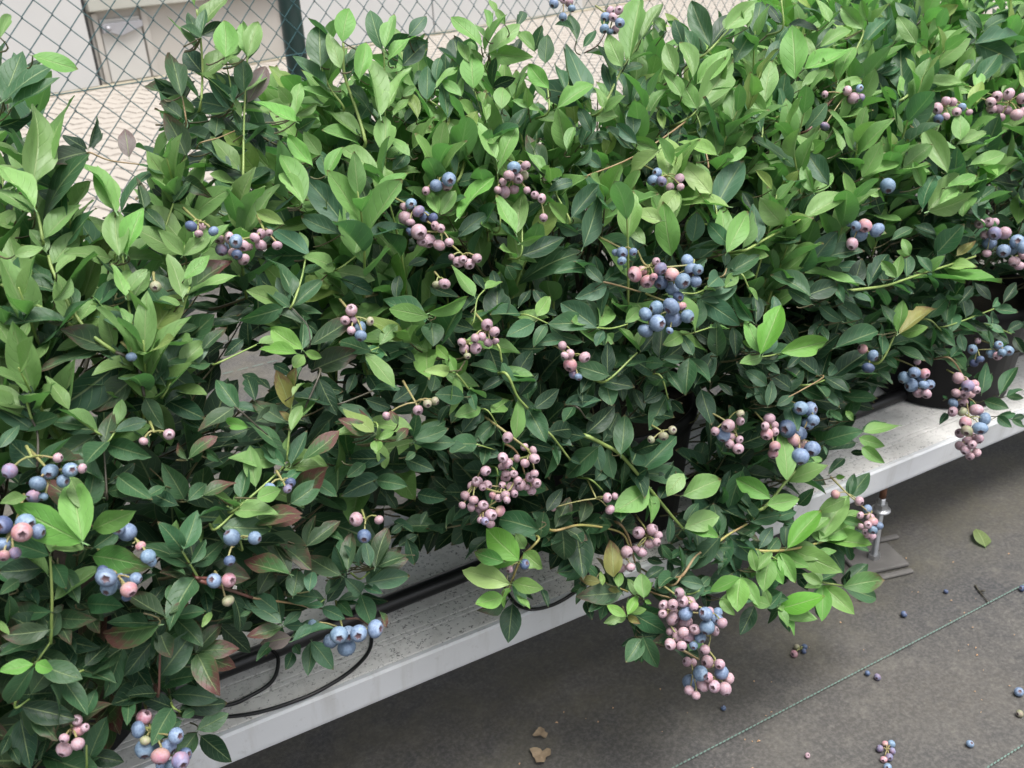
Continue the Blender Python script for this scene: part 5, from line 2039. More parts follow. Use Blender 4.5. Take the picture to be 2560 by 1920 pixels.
# berry clusters: bush, stalk nodes (mm) | kind+node, centre (mm), radius (1e-4 m), direction of the crown (x20)
CLUSTER_TABLE = """0 155 881 860|D0 146 876 860 57 -13 -9 -13;P0 155 880 857 46 -7 -10 -16;B0 161 858 857 49 8 -9 -16;P0 150 869 854 41 -1 -14 -14
0 208 873 843 188 875 840 175 885 840|P2 176 871 845 50 -5 -19 0;B1 179 858 844 64 -7 -19 1;B2 174 883 833 50 7 5 -18;P1 186 864 837 59 -7 -17 -8;M2 168 874 834 59 -6 -14 -13;P2 176 867 832 42 -1 -18 -9;P0 198 865 842 50 -16 -8 -8;P0 206 871 843 47 -15 -13 -3;P0 203 868 833 59 -9 -9 -16;P0 213 848 836 47 -2 -16 -12;P0 211 862 845 37 -5 -17 -9;P2 169 881 842 47 -10 -17 -4;P1 193 872 832 40 4 -13 -14
1 415 927 848|B0 407 917 845 68 -10 6 -16;B0 419 910 851 77 -5 -19 -1;P0 421 921 842 68 -6 -11 -16;P0 397 922 840 48 -12 -15 -6
1 378 910 827|B0 372 906 834 60 -6 -19 3;P0 367 914 830 47 -16 -6 -11;M0 375 895 828 66 5 -16 -12;P0 365 907 820 79 -12 0 -16;P0 365 895 818 47 -5 -11 -16;D0 383 899 820 60 4 -18 -7;D0 388 889 820 56 13 -11 -10
1 392 883 807 374 895 807|P1 366 878 812 84 -3 -20 -2;P1 380 889 797 79 -2 -18 -9;P0 386 881 814 47 -16 -11 4;P0 388 872 813 47 -7 -19 0;P0 387 877 794 66 -13 -3 -15;P1 370 881 800 53 -2 -20 2;D1 363 894 809 47 -19 -4 -4;P0 393 865 799 49 -5 -14 -13
1 508 924 850 508 932 834|B0 501 917 849 76 -7 -17 -8;P0 516 917 849 56 2 -16 -12;P1 519 933 841 60 3 -19 -7;P0 491 911 843 64 -9 -11 -14;P1 506 919 836 64 -5 -19 0;G1 517 923 837 52 17 -11 2;P1 491 925 822 80 -17 -5 -8;P1 505 927 822 60 2 -3 -20;P1 489 922 834 50 -18 -2 -7;P1 515 915 822 44 0 -14 -14;P1 481 920 827 48 -5 -4 -19
1 526 906 813|P0 521 908 817 50 -14 -9 12;P0 522 895 816 52 -14 -14 0;P0 520 889 796 48 -10 -14 -10
1 638 1027 1003|B0 620 1020 1002 59 -15 -9 -9;P0 644 1025 1001 53 5 -14 -13;B0 628 1014 987 53 -10 -11 -14;P0 629 1014 1005 42 -7 -19 1;B0 643 1018 995 47 -2 -11 -17
1 705 1037 983 711 1028 979|P0 708 1034 986 55 8 -18 -4;P1 712 1021 987 55 -10 -17 5;P1 702 1019 980 55 -11 -16 -4;B0 699 1030 980 61 -15 -10 -9;B1 705 1009 974 61 -11 -16 -6;B0 690 1020 968 61 -6 -14 -13;P1 708 1023 965 55 -13 -10 -12;B1 699 1021 964 44 -2 -2 -20
1 707 913 807|B0 687 914 805 69 -8 -14 -11;B0 696 918 812 61 -18 -6 6;M0 690 901 806 65 -11 -15 -8;P0 716 901 805 65 8 -14 -12;P0 708 888 799 48 0 -13 -15;P0 705 904 796 54 -1 -17 -10
1 1073 986 848|P0 1068 980 855 71 -18 6 5;B0 1085 974 857 56 -6 -17 7;P0 1078 977 844 81 3 -18 -8;M0 1092 977 843 63 6 -6 -18;P0 1035 989 853 51 -16 -9 -8;M0 1028 977 812 71 -13 -2 -15
2 1393 985 799 1419 973 796|P1 1405 967 811 91 -18 -2 8;P1 1406 987 805 85 -17 -10 -2;P0 1379 977 801 79 -17 -9 -6;P0 1388 980 789 79 -11 -9 -14;P1 1404 979 787 79 -13 7 -13;P1 1419 975 784 85 -3 6 -19;P1 1395 967 777 71 -16 -9 -7;P1 1427 958 803 91 -8 -17 -7;P1 1407 949 782 99 -1 -7 -19;P1 1423 950 785 71 7 -14 -12
2 1296 968 810 1267 976 808|P1 1252 973 808 87 -18 -8 -3;P1 1269 973 817 68 3 0 20;P0 1282 971 814 68 -20 1 1;B0 1292 962 806 68 -18 -7 -5;P0 1277 958 802 68 -15 -12 -4;D1 1246 964 795 76 -14 -10 -9;P1 1265 966 796 60 -13 -2 -15;P0 1300 954 799 54 7 -8 -17
1 1077 899 742|B0 1069 892 739 112 -10 -13 -11
1 992 864 704|B0 981 872 709 67 -20 -2 -1;B0 971 853 710 72 -19 -5 -3;R0 987 852 708 96 -12 -14 -8;B0 993 865 693 116 -4 4 -19;B0 1004 846 700 101 3 -17 -11;P0 967 852 687 84 -15 -10 -9
2 1310 891 631 1328 861 613 1332 852 594|P0 1281 892 646 77 -18 -9 2;P0 1299 890 645 77 -16 -7 10;P0 1318 893 641 69 16 3 12;M0 1296 875 632 104 -17 -9 -4;P0 1320 875 628 104 11 -15 -7;B0 1307 888 612 110 2 -3 -20;B1 1326 856 618 110 -14 -11 9;B1 1306 862 606 104 -17 -11 -4;B1 1331 865 602 88 3 -7 -18;B1 1316 839 616 96 -1 -20 4;P0 1296 891 626 69 -13 -7 -14;P0 1293 880 600 69 -3 -1 -20;P2 1332 848 598 69 17 -8 6;P2 1311 845 593 82 -12 -9 -12;P2 1325 845 583 77 -3 -7 -19
0 182 867 832|P0 183 858 826 58 1 -16 -12;D0 177 854 833 50 -9 -17 -6
0 101 845 827|G0 100 835 825 50 -6 -19 0
0 65 800 787|B0 64 790 785 45 -4 -12 -16
0 65 759 728|P0 55 756 724 39 -11 -4 -16;P0 74 742 731 47 -1 -19 5
0 -26 735 746|P0 -9 718 748 39 16 -12 1;M0 -43 732 741 58 -15 -13 -5
0 -16 729 730|B0 -17 725 735 62 -6 -19 0;B0 -3 717 736 58 5 -18 7;P0 5 712 737 39 15 -12 -5;B0 -27 717 732 66 -12 -10 -12;B0 -10 718 728 53 12 -16 1;M0 -33 731 715 55 -10 -4 -17;B0 -26 715 721 35 -11 -15 -5
0 158 743 657|B0 145 737 658 48 -12 -14 -8;D0 163 736 657 48 -4 -20 -1;M0 158 729 656 40 3 -20 0
1 411 872 780|P0 413 863 772 61 -5 -18 -6;P0 402 865 776 61 -15 -12 -6;P0 403 856 781 47 -7 -19 1;P0 419 856 779 53 2 -18 -8;P0 398 873 780 38 -14 5 -14
1 378 861 764|G0 372 857 760 52 -6 -12 -15;P0 376 847 763 61 -7 -18 -5
0 270 824 759|P0 266 820 769 60 -6 -10 16;P0 258 818 761 48 -8 -18 0;B0 272 820 750 66 5 -7 -18;P0 260 810 753 43 -9 -14 -11;B0 266 802 749 60 -11 -13 -10;G0 281 814 756 43 4 -19 2;P0 266 819 759 38 -15 -13 -3
1 406 818 714 385 824 703|P0 405 814 722 65 -6 -19 -3;P0 407 802 718 56 2 -18 -7;P0 397 811 712 47 -19 -5 -4;P0 388 809 713 50 -11 -12 -12;P0 402 808 705 50 -12 -10 -13;P0 411 809 704 41 1 -11 -17;P1 390 813 700 65 4 -20 -1;P1 377 818 708 47 -14 -13 -6;P1 380 820 699 56 -11 -12 -11;G1 377 807 697 37 -4 -19 -3
1 501 806 664|P0 495 815 675 55 -17 11 3;P0 494 798 672 55 -20 -3 0;P0 508 791 667 63 1 -20 -3;R0 494 798 659 78 -14 -12 -8;M0 498 798 647 55 -8 -5 -17;B0 497 787 648 43 -6 -17 -8;P0 485 794 674 43 -16 -7 -9
1 412 796 601 432 784 575 410 798 565 410 778 562 393 770 547 374 803 547 399 786 544 428 784 544 374 786 524|P0 408 788 601 63 -13 -15 -2;P1 431 794 579 43 -16 -3 12;P1 436 784 578 47 17 -8 5;P1 426 764 581 59 2 -20 -2;P1 421 776 571 52 -14 -3 -14;P2 399 784 581 59 -11 -16 5;P2 405 786 571 61 4 -18 -7;P2 404 796 562 54 -10 -13 -11;P2 421 794 568 45 18 -7 -2;P5 379 787 570 59 4 -20 1;P5 374 799 552 63 -9 -6 17;P5 371 807 543 56 -11 12 -12;P5 383 794 547 59 5 -19 0;P5 375 789 550 41 -2 -20 1;P5 359 800 539 56 -16 -6 -10;P5 362 786 540 54 -6 -11 -16;P5 353 796 531 43 -16 -5 -11;P8 360 789 530 54 -20 3 0;P2 403 787 558 52 -9 -15 -10;P3 404 771 566 45 -5 -15 12;P2 405 792 550 54 -6 -11 -15;P6 397 785 547 43 -19 -6 4;R6 386 788 536 45 -19 -6 -4;P6 385 772 542 45 -12 -15 -6;P4 390 766 547 56 -3 -17 -10;P6 402 775 548 56 15 -13 -1;P3 407 768 558 50 -4 -19 -6;P7 414 777 546 68 -19 -2 6;P1 424 762 564 50 -10 -15 -9;P7 425 774 553 54 -8 -17 8;P7 431 771 545 56 -5 -18 7;P7 428 777 533 52 -9 -13 -12;P7 422 777 540 41 -4 -15 -13;P6 401 766 545 45 -2 -20 0;P4 387 757 547 41 -13 -14 -7;P8 371 782 532 61 0 -15 13;P8 369 788 524 50 -15 -7 -11;P8 373 790 516 50 -8 13 -13;P8 372 767 528 68 2 -19 5;R8 385 771 526 61 13 -11 -10;M8 362 762 527 45 0 -19 5;P8 376 778 509 54 -5 -4 -19;P8 362 773 522 36 -3 -18 8
1 630 841 729 676 821 727 654 830 716|R0 604 834 728 87 -17 -10 2;R0 624 847 724 65 -15 0 -14;R0 621 833 716 82 -12 -15 -6;P0 635 836 736 49 -4 -19 5;R0 622 823 724 49 -10 -16 -6;M0 633 825 731 76 -1 -19 -6;R2 647 822 722 82 -16 -5 -10;D2 639 832 711 87 -16 -10 -5;B2 652 827 702 87 0 7 -19;B2 650 806 718 93 -5 -19 -1;B1 675 830 730 82 -17 9 -5;B1 670 815 724 87 -13 -13 -7;B1 668 802 729 65 -7 -19 -1;B1 666 803 715 71 0 -13 -15
1 640 807 689 612 815 680|B0 622 817 688 92 -20 1 2;B0 627 796 696 103 -17 -5 -8;B1 605 814 686 86 -17 5 -9;B1 609 797 680 97 1 -20 4;B0 635 802 677 103 -2 -5 -19;B0 642 786 684 86 6 -18 -5;B1 602 810 668 92 -12 -2 -16;D0 647 809 699 65 -5 -19 2;R0 642 796 693 54 1 -16 -11;B0 620 789 671 43 -15 -13 -3
1 600 850 754|B0 593 843 753 69 -8 -18 -2;B0 603 836 754 48 -4 -18 -8;B0 587 835 747 53 -13 -14 -6;B0 591 853 751 43 -13 0 -15
0 307 784 674|P0 278 790 665 49 -16 -5 -11;P0 305 775 670 53 -5 -19 -3;G0 312 766 679 44 -5 -19 -2;G0 321 769 678 44 10 -16 -5
1 628 807 531|G0 634 796 536 54 -3 -17 10;G0 624 800 529 61 -10 -15 -9;G0 608 803 528 48 -19 -5 1
1 530 804 472|P0 534 787 481 60 4 -18 6;P0 544 786 480 47 15 -13 3;P0 537 786 464 60 8 -13 -13;P0 483 826 464 47 -18 8 -3
1 1021 848 516|R0 1015 854 522 72 -17 6 9;B0 1018 838 517 82 0 -19 -6;D0 1006 833 503 90 -11 -6 -16
1 1151 866 451 1158 856 428|B0 1130 868 440 96 -16 -4 -12;B0 1135 855 452 88 -16 -10 -6;R0 1155 852 446 83 -4 -19 -2;B1 1142 862 426 105 -20 1 0;B1 1143 842 434 77 -12 -7 -15;B1 1157 842 431 77 -11 -17 -1;P1 1152 856 412 83 -1 -1 -20;P1 1147 838 420 83 -15 -9 -10;B1 1158 859 434 69 -7 16 -9;P0 1151 865 462 55 0 -4 20
2 1351 867 432 1324 888 428|B1 1308 885 434 82 -18 -8 3;B0 1343 875 422 82 -17 6 -8;B0 1345 866 439 73 -7 -13 14;B0 1354 854 431 88 -13 -15 2;P0 1338 860 424 73 -18 -6 -5;D1 1312 881 410 73 -7 -1 -19;D1 1313 872 420 64 -7 -12 -14;P1 1327 891 442 53 1 -10 18;B0 1334 851 434 73 -13 -8 -13
2 1276 863 393 1283 864 363 1260 837 346 1269 836 306 1252 821 302|P0 1267 873 399 93 -2 13 -15;M0 1254 845 400 101 -18 -7 -6;P0 1281 871 392 72 2 7 -19;R0 1276 850 394 81 -9 -18 0;P0 1267 839 392 72 -9 -18 -2;P0 1261 868 376 81 -10 5 -17;P1 1275 862 372 81 -18 -8 3;P1 1289 861 369 72 17 -1 -11;B1 1257 867 359 87 -17 6 -9;P1 1277 864 357 81 -16 -9 -8;P2 1238 852 356 81 -18 -5 7;G2 1253 846 354 81 -11 12 11;P1 1279 840 352 110 -6 -9 -17;B2 1276 821 345 101 17 -7 -8;R2 1250 835 340 101 -19 -5 -4;B2 1256 813 338 116 -13 -14 -6;G2 1238 822 335 93 -16 -11 -3;P3 1274 837 306 81 16 11 -6;P3 1268 820 312 87 -7 -16 -10;P3 1250 841 318 81 -17 0 10;P3 1245 834 300 81 -15 4 -13;P4 1239 819 301 81 -17 -6 -8;P4 1243 812 313 72 -17 -10 5;P3 1267 818 288 81 2 -7 -18;P4 1249 816 288 72 -16 -9 -8;P3 1260 832 305 81 -14 -12 -8
1 900 835 464 876 825 432|B0 882 833 476 104 -17 -10 3;B0 901 833 469 104 5 -19 5;B0 888 814 464 87 -13 -12 -9;B0 899 834 446 99 -13 -11 -10;D1 852 825 457 124 -17 -8 6;B1 880 830 439 112 15 12 4;R1 862 821 439 94 -16 9 -9;R1 885 829 419 99 3 -6 -19;B1 883 806 425 112 -16 -11 -4;B1 855 800 425 124 -10 -13 -11;B1 866 818 415 112 -3 5 -19
1 739 818 505 751 814 486|P0 718 816 499 58 -17 -10 -5;P0 731 807 507 88 -19 -7 2;B0 730 814 491 92 -12 -11 -11;P1 746 817 482 65 -12 2 -16;P1 755 812 504 58 -1 -19 5;P1 746 801 485 51 -6 -18 6;P1 740 796 476 74 -11 -17 -1;P1 737 809 478 65 -18 -5 -6;G0 750 807 519 51 -1 -19 -7
1 816 818 470|P0 811 818 488 84 0 7 19;P0 798 811 484 60 -19 -2 7;P0 823 821 473 67 3 13 15;R0 802 811 471 84 -16 -12 -5;P0 816 811 470 60 -4 -19 -1;R0 807 800 456 77 -7 -17 -8;R0 809 804 443 72 -11 -13 -10
1 951 794 334 972 769 306 960 760 294|R0 929 797 340 67 -18 6 -7;P0 959 780 327 72 -1 -20 -2;B1 974 776 310 72 -4 20 -2;P1 947 765 316 53 -18 -2 8;P1 968 765 305 60 -5 -13 -14;R1 961 754 306 72 -5 -16 -11;P2 945 749 310 60 -12 -13 9;B1 976 755 293 67 -2 -11 -16;B2 952 745 301 67 -13 -14 -4;P2 949 754 293 53 -17 -10 5;P2 963 753 281 60 1 -19 -7;P2 954 755 285 48 -10 -10 -14;P2 954 767 294 60 -11 14 -9
0 -51 704 706|D0 -56 703 714 67 -9 -17 7;B0 -42 701 711 74 12 -16 1;R0 -45 686 713 74 0 -20 3;B0 -35 691 707 56 14 -14 -2;B0 -60 700 700 60 -13 -8 -12;R0 -61 689 697 47 -5 -17 -9;M0 -54 693 694 47 2 -14 -14
0 28 712 663|B0 24 716 669 79 -10 5 17;R0 30 700 663 40 5 -18 -6;B0 33 690 658 58 3 -13 -15;B0 34 700 646 51 1 -13 -15;B0 18 710 679 58 -3 -20 -1
0 8 700 642|B0 0 687 653 79 -2 -18 8;B0 12 704 637 100 9 -4 -17;B0 20 688 643 50 15 -12 -3;B0 0 693 640 71 -11 -16 -4;R0 13 678 642 64 5 -18 -6;D0 -1 703 648 57 -17 -10 5;D0 10 685 631 36 -2 -13 -15
0 108 726 624|B0 103 725 628 75 -8 2 18;B0 120 715 627 62 13 -15 -1;D0 95 709 617 47 -1 -19 -7
0 87 720 590|B0 80 715 598 66 -9 -9 15;R0 91 709 598 66 10 -17 5;G0 87 710 577 55 6 -14 -13
0 191 745 471|B0 179 751 459 80 0 10 -17;B0 182 728 482 89 -5 -19 3;B0 193 736 472 82 -5 -19 4;B0 200 723 479 86 -7 -17 6;B0 219 730 471 89 13 -15 5;B0 190 738 455 98 3 -10 -17;B0 163 751 486 62 -18 3 -8
0 1 705 471 12 691 451|R0 -2 718 482 71 12 -4 15;B0 -9 707 481 71 -20 0 3;G0 -6 694 478 47 -11 -10 -14;B0 1 709 459 71 -2 -1 -20;B0 -8 698 466 87 -5 -18 -6;B0 10 690 465 76 9 -16 -8;B0 18 683 480 71 11 -15 6;R0 2 679 469 79 -8 -15 -11;M1 16 671 463 79 3 -20 -1;B1 8 685 447 63 -15 6 -11;B1 2 695 443 63 -15 -9 -10;D1 21 682 457 63 14 -13 7
0 -54 685 525|R0 -50 681 526 51 17 -9 5;P0 -64 678 515 65 -11 -16 -4;P0 -53 669 523 58 -1 -12 -16;P0 -45 676 530 36 10 -11 13;P0 -61 673 530 41 -10 -17 -1;P0 -49 681 536 44 -2 -15 13
0 232 755 580|P0 223 755 585 70 -17 -7 7;D0 224 740 574 70 -8 -18 -1;P0 242 745 583 49 5 -13 -15
1 599 795 396 568 802 372|P0 584 793 409 79 -16 -9 9;P0 604 792 406 79 9 -11 14;P0 604 779 405 56 1 -19 -5;P1 565 791 389 79 1 -19 -6;P1 558 798 380 67 -2 -19 -6;P0 590 794 377 79 -8 -5 -17;P0 599 790 388 67 -3 -3 -20;P0 596 772 403 56 0 -20 0;P1 563 801 359 72 -3 -10 -17;P1 568 787 367 63 -7 -15 -11;P0 580 793 386 56 -16 -8 -9;P1 560 800 369 45 -9 -8 -16
1 418 800 426|P0 405 796 425 46 -15 -13 1;D0 422 790 429 62 6 -14 13
1 623 749 318 652 726 299 610 762 296 603 733 282 627 739 276 648 725 266|P2 607 769 303 68 -14 -9 10;P0 603 746 322 73 -12 -16 1;P0 613 746 336 68 -19 -1 5;P2 615 760 296 64 13 3 -15;P2 591 750 310 57 -9 -10 14;P2 606 749 297 91 4 -20 -1;P2 604 747 278 73 -10 -16 -7;P3 602 733 280 73 -15 -8 -11;P3 586 727 281 73 -16 -11 2;P4 620 749 275 68 -11 10 -14;P3 598 720 278 68 -11 -16 -6;P0 617 745 322 80 -14 -12 7;P0 632 749 311 80 4 2 -19;P0 625 732 319 57 -9 -16 -8;B0 618 739 306 96 1 -11 -17;P4 622 743 289 91 -12 -13 -8;B1 634 720 312 91 -16 1 12;B1 661 729 295 73 6 -18 -5;B1 651 718 297 80 -10 -17 4;P1 650 731 301 57 -17 0 10;B1 634 716 294 96 -16 -9 -8;P1 648 705 302 68 4 -14 -13;P5 655 725 272 64 7 -14 12;P4 623 726 288 73 -12 -7 15;P4 621 735 270 91 -15 -12 -6;B4 629 722 275 73 -5 -19 -3;B4 618 721 268 57 -13 -15 1;P3 605 726 292 68 8 10 -15;P5 630 713 262 68 -19 -2 -5
1 668 733 206 635 740 198 660 722 190|P1 629 745 218 66 -17 3 10;P1 640 747 210 59 13 14 4;P0 658 739 208 90 -19 -3 5;P0 663 721 216 71 -16 -12 1;B1 632 722 215 99 3 -20 2;B1 634 743 183 106 -11 -13 -11;B0 667 721 200 94 4 -11 -16;P2 677 717 188 76 16 -10 -6;P2 641 726 187 90 -17 -3 -10;P2 648 712 193 83 -16 -9 7;P2 662 707 186 90 -7 -17 -9;P1 619 727 189 66 -15 -7 -11;P1 625 720 183 59 -11 -10 -13;R2 644 720 204 66 -17 -8 7"""
# thin places in the hedge, as (x, z, half width, half height) one metre out, widening with distance
THIN = [(0.104, 0.911, 0.045, 0.064), (0.119, 1.008, 0.067, 0.045), (0.302, 0.998, 0.017, 0.046), (0.395, 1.005, 0.041, 0.024), (0.488, 0.993, 0.08, 0.023), (0.587, 0.954, 0.055, 0.026), (0.659, 0.919, 0.035, 0.028), (0.204, 0.645, 0.049, 0.036), (0.179, 0.705, 0.025, 0.02), (0.291, 0.626, 0.029, 0.02), (0.39, 0.296, 0.091, 0.053), (0.277, 0.23, 0.19, 0.101), (0.219, 0.093, 0.177, 0.071), (0.508, 0.16, 0.104, 0.06), (1.264, 0.218, 0.145, 0.08), (1.432, -0.104, 0.477, 0.264), (1.292, 0.341, 0.064, 0.041), (0.573, 0.855, 0.017, 0.014), (0.658, 0.862, 0.024, 0.019)]
FRONT = [(-0.6, 0.66), (-0.1, 0.68), (0.15, 0.74), (0.4, 0.8), (0.8, 0.82), (1.1, 0.86), (1.35, 0.88), (1.8, 0.92), (2.4, 1.0)]
def sst(a, b, x):
    t = min(1, max(0, (x - a) / (b - a))); return t * t * (3 - 2 * t)
def front_y(x, z):
    b_ = float(np.interp(x, [k[0] for k in FRONT], [k[1] for k in FRONT]))
    return b_ + .22 * sst(.62, 1., z) - (.07 * sst(.42, .22, z) if .3 < x < 1.3 else 0)
def thin(p):
    x, z = p[0] / p[1], 1.1 + (p[2] - 1.1) / p[1]
    for a, c, rx, rz in THIN:
        if ((x - a) / rx) ** 2 + ((z - c) / rz) ** 2 < 1: return True
    return False

FRUIT = []
for ln in CLUSTER_TABLE.split('\n'):
    for s_ in ln.split('|')[1].split(';'):
        k = [int(v) for v in s_.split()[1:4]]; FRUIT.append((k[0] / k[1], (k[2] - 1100) / k[1], k[1] / 1000))
FRUIT = np.array(FRUIT)
def hides_fruit(p, r=.021):
    q = np.hypot(FRUIT[:, 0] - p[0] / p[1], FRUIT[:, 1] - (p[2] - 1.1) / p[1])
    return bool(np.any((q < r) & (p[1] < FRUIT[:, 2] + .012)))

INFO = [('blueberry_bush', 'large-leaved blueberry bush at left with red-tinged lower leaves and low blue berries'),
        ('blueberry_bush', 'middle blueberry bush with a big pink bunch and a branch drooping over the gutter edge'),
        ('blueberry_bush', 'blueberry bush at far right with pink and blue berries hanging before a black pot')]
BX = [(-.55, .20), (.31, 1.20), (1.14, 2.15)]
bushes = []
for (nm, lb), (px, py) in zip(INFO, POTS):
    o = empty(nm, (px, py, .40)); tag(o, lb, 'bush', 'blueberry bushes in pots'); bushes.append(o)
OFF = [Vector((px, py, .40)) for px, py in POTS]
singles = [[], [], []]          # (matrix, kind, shape)
twigs = [MB(), MB(), MB()]

def bez(a, b_, c, n=6):
    return [a * (1 - t) ** 2 + b_ * 2 * t * (1 - t) + c * t * t for t in [i / n for i in range(n + 1)]]
# main canes out of the pot
canes = [[], [], []]
for bi_ in range(3):
    cx, cy = POTS[bi_]
    x0, x1 = BX[bi_]
    for k in range(13):
        tx = x0 + .06 + (x1 - x0 - .12) * ((k * .618) % 1); ty = random.uniform(.95, 1.40); tz = random.uniform(.62, .84)
        a = Vector((cx + random.uniform(-.05, .05), cy + random.uniform(-.05, .05), .40)); e = Vector((tx, ty, tz))
        m = Vector((a.x * .7 + e.x * .3, a.y * .7 + e.y * .3, .40 + (tz - .4) * .65))
        P = bez(a, m, e, 9)
        for q in P[1:-1]: q += Vector((random.uniform(-.008, .008), random.uniform(-.008, .008), 0))
        canes[bi_].append(P)
        b = MB(); b.tube([p - OFF[bi_] for p in P], [.0048 - .0026 * i / 9 for i in range(10)], 6)
        b.build('cane', M_stem['k'], bushes[bi_], smooth=True)
def twig(bi_, p, r=.0011, ln_=.045):
    """the last bit of wood that carries a shoot, running back and down into the crown"""
    c = Vector((POTS[bi_][0], POTS[bi_][1] + .05, p.z - .18))
    d = (c - p).normalized(); d = (d + Vector((random.gauss(0, .25), .35, random.gauss(-.15, .25)))).normalized()
    q = p + d * ln_ * random.uniform(.8, 1.6); m = (p + q) / 2 + Vector((random.gauss(0, .006), .004, -.006))
    if thin(q): return
    twigs[bi_].tube([v - OFF[bi_] for v in bez(q, m, p, 4)], [r * 1.3, r * 1.2, r * 1.1, r, r * .9], 4, cap=False)

fill = [[], [], []]
# shoots that show
for ln in STEM_TABLE.split('\n'):
    w = ln.split(); bi_, kd = int(w[0][0]), w[0][1]
    P = [Vector((int(w[i]) / 1000, int(w[i + 1]) / 1000, int(w[i + 2]) / 1000)) for i in range(2, len(w), 3)]
    r = int(w[1]) * 1e-5
    S = smooth_line(P, 6)
    b = MB(); n = len(S)
    b.tube([p - OFF[bi_] for p in S], [r * (1.12 - .4 * i / (n - 1)) * (1 + .10 * noise.noise(p * 220)) for i, p in enumerate(S)], 7)
    b.build('shoot', M_stem[kd], bushes[bi_], smooth=True)
    twig(bi_, P[0], r * .8)
    # leaves set along the shoot
    ln_ = sum((S[i + 1] - S[i]).length for i in range(n - 1)); k = max(2, int(ln_ / .020)); up = Vector((0, -.25, .95))
    for j in range(k + 1):
        t = min(n - 1.001, (j + random.uniform(-.2, .2)) / k * (n - 1)); t = max(0, t); q = S[int(t)].lerp(S[int(t) + 1], t - int(t))
        d = (S[int(t) + 1] - S[int(t)]).normalized()
        sd = d.cross(Vector((.1, -.8, .6))).normalized() * (1 if j % 2 else -1)
        ld = (sd * .75 + d * .6 + Vector((0, random.uniform(0, .45), random.uniform(-.3, .3)))).normalized()
        if t > n * .85: ld = (d + sd * .35 + Vector((0, .1, 0))).normalized()
        L = random.uniform(.030, .050) * (.7 if t > n * .85 else 1); hi = q.z > .62
        if thin(q + ld * L) or hides_fruit(q + ld * L * .6, .017): continue
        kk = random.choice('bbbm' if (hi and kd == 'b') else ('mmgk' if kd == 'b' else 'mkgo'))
        fill[bi_].append((leaf_matrix(q + ld * .003 + Vector((0, .003, 0)), ld * L, (d * .4 + up + Vector((random.gauss(0, .3), random.gauss(0, .3), 0))), L * random.uniform(.44, .56)), kk, random.randrange(20), .9))
# single leaves
for i, ln in enumerate(LEAF_TABLE.split('\n')):
    w = ln.split(); bi_, kd = int(w[0][0]), w[0][1]; f = [int(v) for v in w[1:]]
    base = Vector(f[0:3]) / 1000; tip = Vector(f[3:6]) / 1000
    singles[bi_].append((leaf_matrix(base, tip - base, f[6:9], f[9] / 1000), kd, random.randrange(20), (tip - base).length * f[9] / base.length ** 2))
    if kd not in 'k': twig(bi_, base, .0007, .022)

